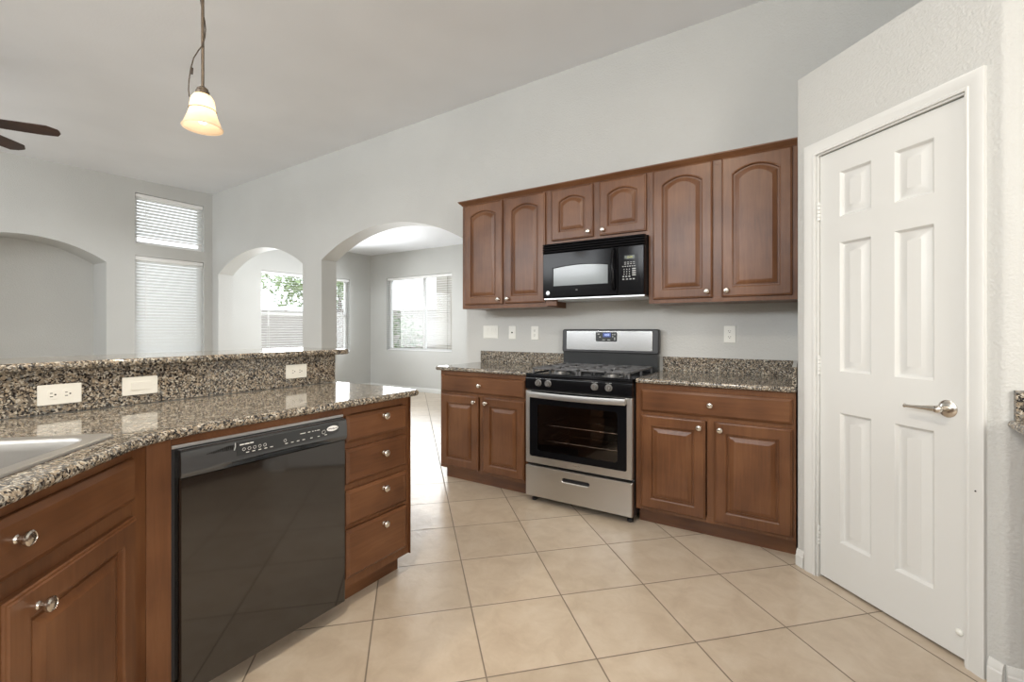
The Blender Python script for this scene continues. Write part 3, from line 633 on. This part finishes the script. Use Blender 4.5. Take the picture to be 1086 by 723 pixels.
# door: slab with an arched-top window
wx0, wx1, wz0, wz1 = .088, .508, .098, .243
def wlp(i, y):
    pts = [(wx0+i, y, wz0+i), (wx1-i, y, wz0+i)]
    for k in range(13): t = 1-k/12; pts.append((wx0+i+(wx1-wx0-2*i)*t, y, wz1-i-.016*(2*t-1)**2))
    return pts
def rlp(i, y):
    x0, x1, z0, z1 = .002+i, .578-i, .015+i, zv+.001-i; pts = [(x0, y, z0), (x1, y, z0)]
    for k in range(13): t = 1-k/12; pts.append((x0+(x1-x0)*t, y, z1))
    return pts
mb = MB(); mb.loft([wlp(0, .03), rlp(0, .044), rlp(0, .006), rlp(.006, 0), wlp(-.004, 0), wlp(.0, .004), wlp(0, .03)], False, False); md = mb.build('door', BLACK, mk)
mb = MB(); mb.loft([wlp(-.001, .012), wlp(-.001, .006)]); mb.build('door_window', MICROGLASS, md)
mb = MB(); hx = .556; pth = [(hx, .002, .055), (hx+.002, -.02, .068), (hx+.001, -.034, .105), (hx, -.040, .19), (hx, -.034, .275), (hx+.001, -.02, .312), (hx, .002, .325)]
mb.tube(pth, [.010, .012, .013, .013, .013, .012, .010], 12); mb.build('door_handle', BLACK, md)
mb = MB(); mb.lathe([(.0155, .001), (.0155, -.0012), (.0140, -.0018), (.0005, -.0018)], (.046, 0, .048), 'y', 24); bd = mb.build('badge', ALU, md)
mb = MB(); mb.tube([(.046+.012*math.cos(a*PI/10), -.0022, .048+.012*math.sin(a*PI/10)) for a in range(20)], .0008, 5, True); mb.build('badge_ring', PANELGREY, bd)
text('badge_letters', 'GE', .013, PANELGREY, bd, FR(.046, -.0022, .048))
mb = MB(); mb.box(.270, .283, -.0006, .001, .062, .066); mb.build('door_print', GREYINK, md)
mb = MB(); mb.box(.580, mw-.002, 0, .044, .015, zv+.001, .006); pn = mb.build('control_panel', BLACK, mk)
mb = MB(); mb.prism(rrect(.602, .722, .085, .285, .012, 3), lambda a, b, h: (a, h, b), -.0012, .002); mb.build('keypad', BLACK, pn)
mb = MB(); mb.prism(rrect(.628, .698, .252, .276, .004, 3), lambda a, b, h: (a, h, b), -.002, .001); ds = mb.build('display', plain('dark_green_display', (.02, .03, .012, 1), .2), pn)
text('display_digits', '12:00', .018, emit('amber_green_digits', (.75, .72, .18, 1), .7), ds, FR(.663, -.0026, .264))
for rz_, cols, sz in ((.231, (.632, .652, .672, .692), (.012, .004)), (.219, (.632, .652, .672, .692), (.012, .004)), (.204, (.617, .633, .649, .665, .681, .697), (.010, .005)), (.184, (.625, .643, .661), (.005, .007)), (.168, (.625, .643, .661), (.005, .007)), (.152, (.625, .643, .661), (.005, .007)), (.136, (.620, .640, .661), (.012, .007)), (.118, (.620, .645, .668, .690), (.013, .007))):
    for cx_ in cols: MB().box(cx_-sz[0]/2, cx_+sz[0]/2, -.0019, .001, rz_-sz[1]/2, rz_+sz[1]/2).build('keypad_button', GREYINK, pn)
for z in (.186, .172, .158, .144): MB().box(.680, .704, -.0019, .001, z-.0035, z+.0035).build('keypad_button', GREYINK, pn)

# ------------------------------------------------------------------ peninsula: drawers, dishwasher, filler, sink cabinet
XP = -1.646
dc = base_cab('drawer_cabinet', 'narrow cabinet of four stacked drawers at the end of the peninsula', (XP, 1.246, 0), PI/2, .381, [(.006, .357, .722, .838, .206), (.006, .357, .545, .694, .206), (.006, .357, .366, .517, .206), (.006, .357, .142, .350, .206)], [])
for k, ch in enumerate([c for c in dc.children if c.name.startswith('drawer')]):
    kn = ch.children[0]; kn.location.z = (.028, .018, .034, .066)[k]
mb = MB(); mb.box(XP-.60, XP+.012, 1.6275, 1.631, .10, CT0); tag(mb.build('end_panel', WOOD_V), 'thin wood end panel closing the peninsula beside the drawers', 'panel')
mb = MB(); mb.box(XP-.019, XP, .622, 1.2455, .846, CT0, .001); tag(mb.build('trim_rail', WOOD_H), 'thin wood rail between the dishwasher and the counter above it', 'trim rail')
mb = MB(); mb.box(XP-.02, XP, .5575, .6215, .0, CT0, .001); tag(mb.build('filler_panel', WOOD_V), 'tall narrow wood filler strip left of the dishwasher', 'panel')
mb = MB(); mb.box(XP-.10, XP-.082, .622, 1.246, 0, .10); tag(mb.build('toe_board', WOOD_H), 'recessed wood toe board along the floor under the dishwasher', 'toe board')
# dishwasher, local x along +Y from .622
dw = thing('dishwasher', 'black built-in dishwasher in the peninsula', 'dishwasher', (XP, .6225, 0), PI/2); DW = .623
mb = MB(); mb.box(.002, DW-.002, .012, .57, .105, .845, .002); mb.build('body', BLACKSAT, dw)
mb = MB(); mb.box(.0, DW, -.002, .012, .835, .8455, .001); mb.build('mounting_strip', ALU, dw)
mb = MB(); dx0_, dx1_ = .012, DW-.006
def dlp(y, i=0): return [(x, y, z) for x, z in rrect(dx0_+i, dx1_-i, .062+i, .7455-i, .004, 3)]
mb.loft([dlp(.011), dlp(-.020), dlp(-.026, .004)]); ddr = mb.build('door_panel', BLACKDOOR, dw)
# console: convex, with a scooped grip along its lower edge
mb = MB(); n = 24; loops = []
for k in range(n+1):
    x = dx0_+(dx1_-dx0_)*k/n; t = abs(2*(x-.34)/(.44)); g = max(0, 1-t**2.2) if t < 1 else 0
    loops.append([(x, y, z) for y, z in ((.010, .8325), (-.020, .8325), (-.030, .826), (-.0345, .800), (-.0345, .768+.006*g), (-.036+.0*g, .762+.004*g), (-.034+.018*g, .754+.003*g), (-.031+.018*g, .750), (-.029, .746), (.010, .744))])
mb.loft(loops); con_ = mb.build('control_console', CONSOLE, dw, sharp=40)
mb = MB(); pl_ = [(.175, .779), (.30, .775), (.44, .775), (.545, .781), (.575, .787), (.575, .823), (.175, .823)]
mb.prism(pl_, lambda a, b, h: (a, h-.0005*0, b), -.0362, -.026); dp = mb.build('display_strip', PANELGREY, con_)
mb = MB()
for k in range(13):
    x = .084+k*.0062; h = .002+.0125*min(1, k/10+.05); mb.loft([[(x+zz*h*.3, y, .806-h*.2+zz*h), (x+.0032+zz*h*.3, y, .806-h*.2+zz*h), (x+.0032+zz*h*.3, y+.006, .806-h*.2+zz*h), (x+zz*h*.3, y+.006, .806-h*.2+zz*h)] for zz in (0, 1) for y in (-.0352,)][::1])
mb.build('vent_slots', DARKSLOT, con_)
mb = MB(); mb.tube([(.167, -.0352, .800), (.170, -.036, .812), (.170, -.0355, .824)], .0016, 6); mb.build('vent_latch', ALU, con_)
def mark(x0, x1, z0, z1): MB().box(x0, x1, -.0368, -.035, z0, z1).build('panel_marking', WHITEINK, dp)
mark(.184, .198, .8125, .8165); mark(.200, .216, .8125, .8165); mark(.218, .230, .8125, .8165)
for x, wdt in ((.405, .022), (.437, .010), (.455, .006), (.466, .006), (.476, .012)): mark(x, x+wdt, .808, .8105)
for x in (.205, .226, .247, .268, .289, .345, .368, .391, .414, .447, .478, .51): mark(x, x+.010, .7835, .786)
mark(.524, .531, .797, .802)
for x, rr_ in ((.198, .005), (.216, .005), (.234, .005), (.252, .005), (.270, .005), (.345, .005), (.506, .0075)):
    MB().tube([(x+rr_*math.cos(a*PI/6), -.0364, .797+rr_*math.sin(a*PI/6)) for a in range(12)], .0006, 4, True).build('panel_button', WHITEINK, dp)
mb = MB(); ov = lambda s_, y: [(.546+.026*s_*math.cos(a*PI/14), y, .8045+.0105*s_*math.sin(a*PI/14)) for a in range(28)]
mb.loft([ov(1, -.035), ov(1, -.0374), ov(.93, -.038)]); bg_ = mb.build('badge', plain('silver_badge', (.88, .88, .88, 1), .4), dp)
text('badge_letters', 'Whirlpool', .0105, PANELGREY, bg_, FR(.546, -.0382, .8045))
# sink cabinet on the 45 degree corner: local x runs away from the camera to the corner, corner at x=0
SKL = (XP, .557, 0); SKR = 3*PI/4
sk = thing('sink_cabinet', 'brown corner sink cabinet with raised panel doors at the left edge', 'cabinet', SKL, SKR); SW = 1.04
mb = MB(); mb.box(-SW, -.001, .019, .62, .10, .70); mb.box(-SW, -.001, .019, .03, .70, CT0); mb.build('carcass', WOOD_V, sk)
mb = MB(); mb.box(-.070, 0, 0, .019, .0, CT0, .0008); mb.box(-SW, -SW+.07, 0, .019, .0, CT0, .0008); mb.box(-SW+.07, -.07, 0, .019, .10, .14, .0008); mb.box(-SW+.07, -.07, 0, .019, CT0-.03, CT0, .0008); mb.box(-SW+.07, -.07, .0003, .019, .665, .74, .0008); mb.box(-.555, -.485, .0004, .019, .14, .665, .0008); mb.build('face_frame', WOOD_V, sk)
mb = MB(); mb.box(-SW+.07, -.07, .075, .095, 0, .10); mb.build('toe_kick', WOOD_H, sk)
d = drawer_front(MB(), -.96, -.080, .727, .846).build('false_drawer_front', WOOD_H, sk, sharp=25); knob(d, -.486, -.020, .800)
door(sk, -.508, -.080, .115, .685, -.432, .640); door(sk, -.960, -.532, .115, .685, -.600, .640)
# bar wall, its splash and raised top
XB = -2.245
mb = MB(); mb.box(XB-.16, XB-.021, -1.9, 1.648, 0, 1.062); struct(mb.build('wall_bar', WALL), 'low wall carrying the raised bar')
mb = MB(); mb.box(XB-.020, XB, -1.9, 1.648, CT1+.0005, 1.062, .002); tag(mb.build('backsplash', GRANITE), 'tall granite backsplash between the peninsula counter and the raised bar', 'backsplash')
tag(slab(rrect(XB-.42, XB+.043, -1.9, 1.718, .02, 5), 1.063, 1.093, .014).build('bar_top', GRANITE), 'raised granite bar top along the back of the peninsula', 'bar top')
# peninsula counter with sink cut-out
def sl(lx, ly): return (XP+lx*-S+ly*-S, .557+lx*S+ly*-S)
edge = [(-1.607+.0, 1.640), (-1.611, 1.655), (-1.625, 1.664)][::-1]
cv = []
p0, p1, p2 = Vector((-1.602, .74)), Vector((-1.602, .575)), Vector(sl(-.15, -.040))
for k in range(13): t = k/12; v = p0*(1-t)**2+p1*2*t*(1-t)+p2*t*t; cv.append((v.x, v.y))
outer = [(XB+.001, 1.664)]+[(-2.14, 1.676), (-1.9, 1.680), (-1.70, 1.674)]+[(-1.625, 1.668), (-1.608, 1.660), (-1.602, 1.640)]+cv+[sl(-.4, -.040), sl(-1.07, -.040), sl(-1.07, .3), (XB+.001, -1.2)]
outer = outer[::-1]                                 # counter-clockwise seen from above
sx0, sx1, sy0, sy1 = -.905, -.058, .036, .586
hole = [sl(x, y) for x, y in rrect(sx0+.02, sx1-.02, sy0+.018, sy1-.02, .04, 4)]
tag(slab(outer, CT0, CT1, .013, [hole]).build('countertop', GRANITE), 'speckled granite countertop of the peninsula around the sink and over the dishwasher', 'countertop')
# sink
sn = thing('kitchen_sink', 'stainless steel drop-in sink in the peninsula counter at the left edge', 'sink', SKL, SKR)
mb = MB(); zr = CT1+.0085; o4 = rrect(sx0, sx1, sy0, sy1, .035, 5)
bowls = [rrect(sx0+.035, -.515, sy0+.034, sy1-.075, .06, 6), rrect(-.475, sx1-.050, sy0+.034, sy1-.075, .06, 6)]
shr = lambda lp_, d_: offset_poly(lp_, d_)
mb.loft([[(x, y, CT1+.0008) for x, y in o4], [(x, y, CT1+.006) for x, y in shr(o4, .002)], [(x, y, zr) for x, y in shr(o4, .006)]], False, False)
t = bmesh.new(); ed = []
for L_ in [shr(o4, .006)]+bowls:
    vs = [t.verts.new((x, y, zr)) for x, y in L_]; ed += [t.edges.new((vs[i], vs[(i+1) % len(vs)])) for i in range(len(vs))]
bmesh.ops.triangle_fill(t, edges=ed, use_beauty=True); mb.join(t)
mb.build('rim', SINKM, sn, sharp=50)
for bl in bowls:
    mb = MB(); mb.loft([[(x, y, z) for x, y in shr(bl, d_)] for d_, z in ((0, zr), (.003, zr-.002), (.006, zr-.008), (.009, zr-.03), (.018, .76), (.024, .745), (.040, .733), (.07, .729))], False, True); bo = mb.build('bowl', SINKM, sn, sharp=60)
    cx_ = sum(p[0] for p in bl)/len(bl); cy_ = sum(p[1] for p in bl)/len(bl)
    mb = MB(); mb.lathe([(.045, .7295), (.043, .732), (.036, .7315), (.030, .7300), (.0005, .7298)], (cx_, cy_, 0), 'z', 24); mb.build('drain', NICKEL, bo)

# ------------------------------------------------------------------ outlets and switches (local: front faces -y, wall at y=0)
def outlet(label, loc, rz, horizontal=False, mat=PLATE, wdt=.072, hgt=.116):
    r = thing('wall_outlet', label, 'outlet', loc, rz, None, -PI/2 if horizontal else 0)
    mb = MB(); lp_ = lambda i, y: [(x, y, z) for x, z in rrect(-wdt/2+i, wdt/2-i, -hgt/2+i, hgt/2-i, .004, 3)]
    mb.loft([lp_(0, -.0005), lp_(0, -.004), lp_(.002, -.006)]); mb.build('cover_plate', mat, r)
    for sz_ in (-1, 1):
        cz = sz_*.0195
        mb = MB(); pr = lambda i, y: [(x, y, z+cz) for x, z in rrect(-.0165+i, .0165-i, -.014+i, .014-i, .010, 5)]
        mb.loft([pr(0, -.005), pr(0, -.0075), pr(.001, -.008)]); rc = mb.build('socket', mat, r)
        mb = MB(); mb.box(-.0075, -.0050, -.0084, -.006, cz-.0005, cz+.0075); mb.box(.0045, .0070, -.0084, -.006, cz+.0005, cz+.0070); mb.lathe([(.0028, -.0084), (.0028, -.006)], (0, 0, cz-.0065), 'y', 10); mb.build('socket_slots', DARKSLOT, rc)
    mb = MB(); mb.lathe([(.003, -.006), (.0028, -.0072), (.0003, -.0074)], (0, 0, 0), 'y', 10); mb.build('plate_screw', mat, r)
    return r
def switch(label, loc, rz, gangs=1, horizontal=False, style='rocker', mat=PLATE):
    r = thing('light_switch' if style != 'jack' else 'wall_jack', label, 'switch' if style != 'jack' else 'wall plate', loc, rz, None, -PI/2 if horizontal else 0)
    wdt, hgt = .072+(gangs-1)*.046, .116
    mb = MB(); lp_ = lambda i, y: [(x, y, z) for x, z in rrect(-wdt/2+i, wdt/2-i, -hgt/2+i, hgt/2-i, .004, 3)]
    mb.loft([lp_(0, -.0005), lp_(0, -.004), lp_(.002, -.006)]); mb.build('cover_plate', mat, r)
    for g in range(gangs):
        gx_ = (g-(gangs-1)/2)*.046
        if style == 'rocker':
            mb = MB(); mb.box(gx_-.0165, gx_+.0165, -.0075, -.004, -.0335, .0335, .001); rk = mb.build('rocker_frame', mat, r)
            mb = MB(); mb.loft([[(x, y, z) for y, z in ((-.0065, -.031), (-.0075, -.031), (-.0085, 0), (-.0115, .031), (-.0065, .031))] for x in (gx_-.0145, gx_+.0145)]); mb.build('rocker', mat, rk)
        else:
            mb = MB(); mb.lathe([(.0065, -.006), (.0055, -.012), (.003, -.013), (.003, -.016), (.0003, -.0162)], (gx_, 0, 0), 'y', 12); mb.build('jack', DARKSLOT, r)
        for sz_ in (-1, 1): mb = MB(); mb.lathe([(.003, -.006), (.0028, -.0070), (.0003, -.0072)], (gx_, 0, sz_*.048), 'y', 10); mb.build('plate_screw', mat, r)
    return r
switch('triple white rocker switch, leftmost plate on the wall left of the range', (-2.400, YW, 1.181), 0, 3)
switch('single white jack plate between the triple switch and the outlet', (-2.165, YW, 1.177), 0, 1, style='jack')
outlet('white wall outlet just left of the range above the counter', (-1.935, YW, 1.174), 0)
outlet('white wall outlet above the counter right of the range', (-.414, YW, 1.172), 0)
outlet('almond outlet mounted sideways, nearest the sink on the bar backsplash', (XB, .505, .975), PI/2, True, CREAM)
switch('almond rocker switch mounted sideways between the two bar backsplash outlets', (XB, .740, .981), PI/2, 1, True, 'rocker', CREAM)
outlet('almond outlet mounted sideways at the far end of the bar backsplash', (XB, 1.410, .986), PI/2, True, CREAM)

# ------------------------------------------------------------------ pendant lamp over the bar
px, py_, pz = -2.225, .958, 2.09
pd_ = thing('pendant_lamp', 'bell shaped frosted glass pendant lamp hanging over the bar', 'lamp', (px, py_, pz))
prof = [(.079, .004), (.077, 0), (.0745, .006), (.066, .030), (.056, .055), (.050, .078), (.048, .100), (.044, .125), (.034, .143), (.022, .150)]
inner = [(.019, .147), (.031, .140), (.041, .123), (.0450, .100), (.047, .078), (.053, .053), (.063, .028), (.0715, .007), (.075, .004), (.079, .004)]
mb = MB(); mb.lathe(prof+inner, (0, 0, 0), 'z', 40, False); shd = mb.build('shade', SHADE, pd_, sharp=60)
mb = MB(); mb.tube([(.0515*math.cos(a*PI/20), .0515*math.sin(a*PI/20), .080) for a in range(40)], .0016, 6, True); mb.build('band', BRONZE, shd)
mb = MB(); mb.lathe([(.0005, .147), (.024, .147), (.0265, .151), (.0265, .162), (.022, .168), (.022, .173), (.015, .180), (.007, .184), (.0065, .19)], (0, 0, 0), 'z', 24); mb.build('socket_cap', BRONZE, pd_)
zt = ceil_z(px, py_)-pz
mb = MB(); mb.tube([(0, 0, .185), (0, 0, zt-.02)], .0062, 12); mb.build('rod', BRONZE, pd_)
mb = MB(); pth = []
ctl = [(-.048, -.01, .130), (-.050, -.012, .16), (-.048, -.012, .20), (-.042, -.012, .25), (-.030, -.012, .30), (-.012, -.012, .335), (.004, -.011, .36), (.010, -.004, .40), (.010, .004, .44), (.004, .010, .48), (-.006, .009, .53), (-.014, .002, .60), (-.018, -.008, .66), (-.010, -.012, .74), (.008, -.010, .82), (.01, .006, .9), (-.006, .01, 1.0), (0.006, .008, zt-.02)]
mb.tube([Vector((a*S*1.0-b*S, a*S+b*S, c)) for a, b, c in ctl], .0026, 8); mb.tube([Vector((-.0425*S, -.0425*S+.0, .235)), Vector((-.041*S, -.041*S, .262))], .0048, 8); mb.build('cord', CORD, pd_)
mb = MB(); mb.lathe([(.0005, zt-.03), (.055, zt-.026), (.062, zt-.012), (.062, zt-.002)], (0, 0, 0), 'z', 28); mb.build('canopy', BRONZE, pd_)
mb = MB(); mb.lathe([(.0005, .022), (.012, .024), (.021, .036), (.024, .052), (.021, .070), (.014, .088), (.013, .115), (.013, .146)], (0, 0, 0), 'z', 20); _pl = bpy.data.lights.new('pendant_bulb_light', 'SPOT'); _pl.energy = 22; _pl.spot_size = math.radians(95); _pl.spot_blend = .4; _pl.color = (1, .86, .66); _pl.shadow_soft_size = .03
_po = bpy.data.objects.new('pendant_bulb_light', _pl); COL.objects.link(_po); _po.parent = pd_; _po.location = (0, 0, .018)
mb.build('bulb', emit('warm_bulb', (1, .86, .62, 1), 14), pd_)

# ------------------------------------------------------------------ ceiling fan of the living room
fx, fy, fz = -5.10, .545, 2.70
fan = thing('ceiling_fan', 'dark wood ceiling fan at the left edge in front of the niche', 'fan', (fx, fy, fz))
fh = ceil_z(fx, fy)-fz
mb = MB(); mb.lathe([(.0005, -.10), (.05, -.095), (.075, -.06), (.075, -.02), (.11, .0), (.12, .04), (.11, .09), (.05, .12), (.03, .14)], (0, 0, 0), 'z', 30); mb.build('motor_housing', BRONZE, fan)
mb = MB(); mb.tube([(0, 0, .13), (0, 0, fh-.03)], .013, 12); mb.lathe([(.02, fh-.08), (.06, fh-.04), (.07, fh-.002), (.0005, fh-.001)], (0, 0, 0), 'z', 24); mb.build('downrod', BRONZE, fan)
a1 = math.atan2(1.055-fy, -4.80-fx)
for k in range(5):
    a = a1+k*2*PI/5; c, s2 = math.cos(a), math.sin(a)
    def bp(r_, t_, z_): ti = -t_*.2; return (c*r_-s2*t_, s2*r_+c*t_, z_+ti)
    ol = [(.17, -.045), (.30, -.060), (.50, -.066), (.560, -.066), (.615, -.030), (.620, -.015), (.617, .020), (.590, .058), (.50, .066), (.30, .060), (.17, .045)]
    mb = MB(); mb.loft([[bp(r_, t_, z_) for r_, t_ in ol] for z_ in (.006, .013)]); bl = mb.build('blade', FANWOOD, fan)
    mb = MB(); mb.loft([[bp(r_, t_, z_) for r_, t_ in ((.09, -.014), (.20, -.03), (.23, 0), (.20, .03), (.09, .014))] for z_ in (-.001, .0055)]); mb.build('blade_bracket', BRONZE, bl)

# ------------------------------------------------------------------ the other counter at the right edge
tag(slab([(X1-.002, .6), (X1-.002, yret-.001), (.592, yret-.001), (.578, yret-.006), (.574, yret-.02), (.574, .6)], CT0, CT1, .013).build('countertop', GRANITE), 'granite countertop end just visible at the right edge', 'countertop')
mb = MB(); mb.box(.593, X1-.002, yret-.022, yret-.001, CT1, 1.006, .002); tag(mb.build('backsplash', GRANITE), 'granite backsplash end just visible at the right edge', 'backsplash')
rc = thing('base_cabinet', 'brown base cabinet glimpsed at the right edge under its counter', 'cabinet', (.655, yret-.002, 0), -PI/2)
mb = MB(); mb.box(0, 1.5, .019, .60, .10, CT0); mb.build('carcass', WOOD_V, rc)
mb = MB(); mb.box(0, 1.5, 0, .019, .10, CT0); mb.build('face_frame', WOOD_V, rc)
mb = MB(); mb.box(0, 1.5, .075, .095, 0, .10); mb.build('toe_kick', WOOD_H, rc)
for i in range(3): drawer(rc, .03+i*.49, .47+i*.49, .71, .84); door(rc, .03+i*.49, .47+i*.49, .12, .685, .06+i*.49, .64)

# ------------------------------------------------------------------ outside the windows
mb = MB(); mb.box(-40, 2.2, 6.7, 40, -.12, -.06); mb.box(-40, -12.2, -12, 6.7, -.12, -.06); mb.box(-12.2, 12, -14, -3.5, -.12, -.06); mb.box(2.2, 12, -3.5, 6.7, -.12, -.06); struct(mb.build('ground_outside', GROUND))
mb = MB(); mb.box(-14.6, -14.4, 6.8, 16, -.1, 1.75); mb.box(-14.65, -14.35, 6.8, 16, 1.75, 1.82); tag(mb.build('garden_wall', BLOCK), 'grey garden wall outside the dining side window', 'wall')
mb = MB(); mb.box(-14.4, -5.6, 12.0, 12.2, -.1, 1.85); mb.box(-14.4, -5.6, 11.95, 12.25, 1.85, 1.92); tag(mb.build('garden_wall', BLOCK), 'grey garden wall behind the bush outside the back dining window', 'wall')
mb = MB(); mb.box(-7.05, -5.9, 7.9, 9.6, -.1, 3.2, .01); mb.box(-7.07, -6.75, 7.86, 7.90, -.1, 3.2, .005); tag(mb.build('patio_post', STUCCO), 'tan stucco patio post seen through the right pane of the dining window', 'post')
def foliage(mb, c, r, n, sz_, squash=1):
    for _ in range(n):
        d_ = Vector((random.gauss(0, 1), random.gauss(0, 1), random.gauss(0, 1))).normalized()*r*random.random()**.4; d_.z *= squash
        p = Vector(c)+d_; u = Vector((random.uniform(-1, 1), random.uniform(-1, 1), random.uniform(-.6, .6))).normalized(); v = u.cross(Vector((random.uniform(-1, 1), random.uniform(-1, 1), 1))).normalized()
        a = sz_*random.uniform(.7, 1.3); t_ = u.cross(v)*a*.12
        mb.face([p-u*a, p-v*a*.4+t_, p+u*a, p+v*a*.4+t_])
b_ = thing('garden_bush', 'leafy green bush outside the left pane of the back dining window', 'bush', (-9.75, 9.6, -.1))
mb = MB()
for k in range(7): foliage(mb, (random.uniform(-.5, .5), random.uniform(-.3, .3), .45+.17*k), .42, 90, .07)
mb.build('foliage', BUSHLEAF, b_)
mb = MB()
for k in range(5): mb.tube([(0, 0, 0), (random.uniform(-.2, .2), random.uniform(-.2, .2), .6), (random.uniform(-.4, .4), random.uniform(-.3, .3), 1.3)], [.02, .014, .006], 6)
mb.build('stems', BARK, b_)
t_ = thing('garden_tree', 'green tree above the garden wall outside the dining side window', 'tree', (-17.5, 12.9, -.1))
mb = MB(); random.seed(3)
for k in range(20): foliage(mb, (random.uniform(-1.2, 1.2), random.uniform(-4.2, 1.6), random.uniform(2.8, 4.4)), .8, 120, .13)
mb.build('foliage', LEAF, t_)
mb = MB(); mb.tube([(0, 0, 0), (.1, .1, 1.4), (0, .2, 3.2)], [.16, .12, .07], 8)
for k in range(5): mb.tube([(.05, .1, 1.8), (random.uniform(-.9, .9), random.uniform(-1.6, 1.6), 3.6)], [.06, .02], 6)
mb.build('trunk', BARK, t_)
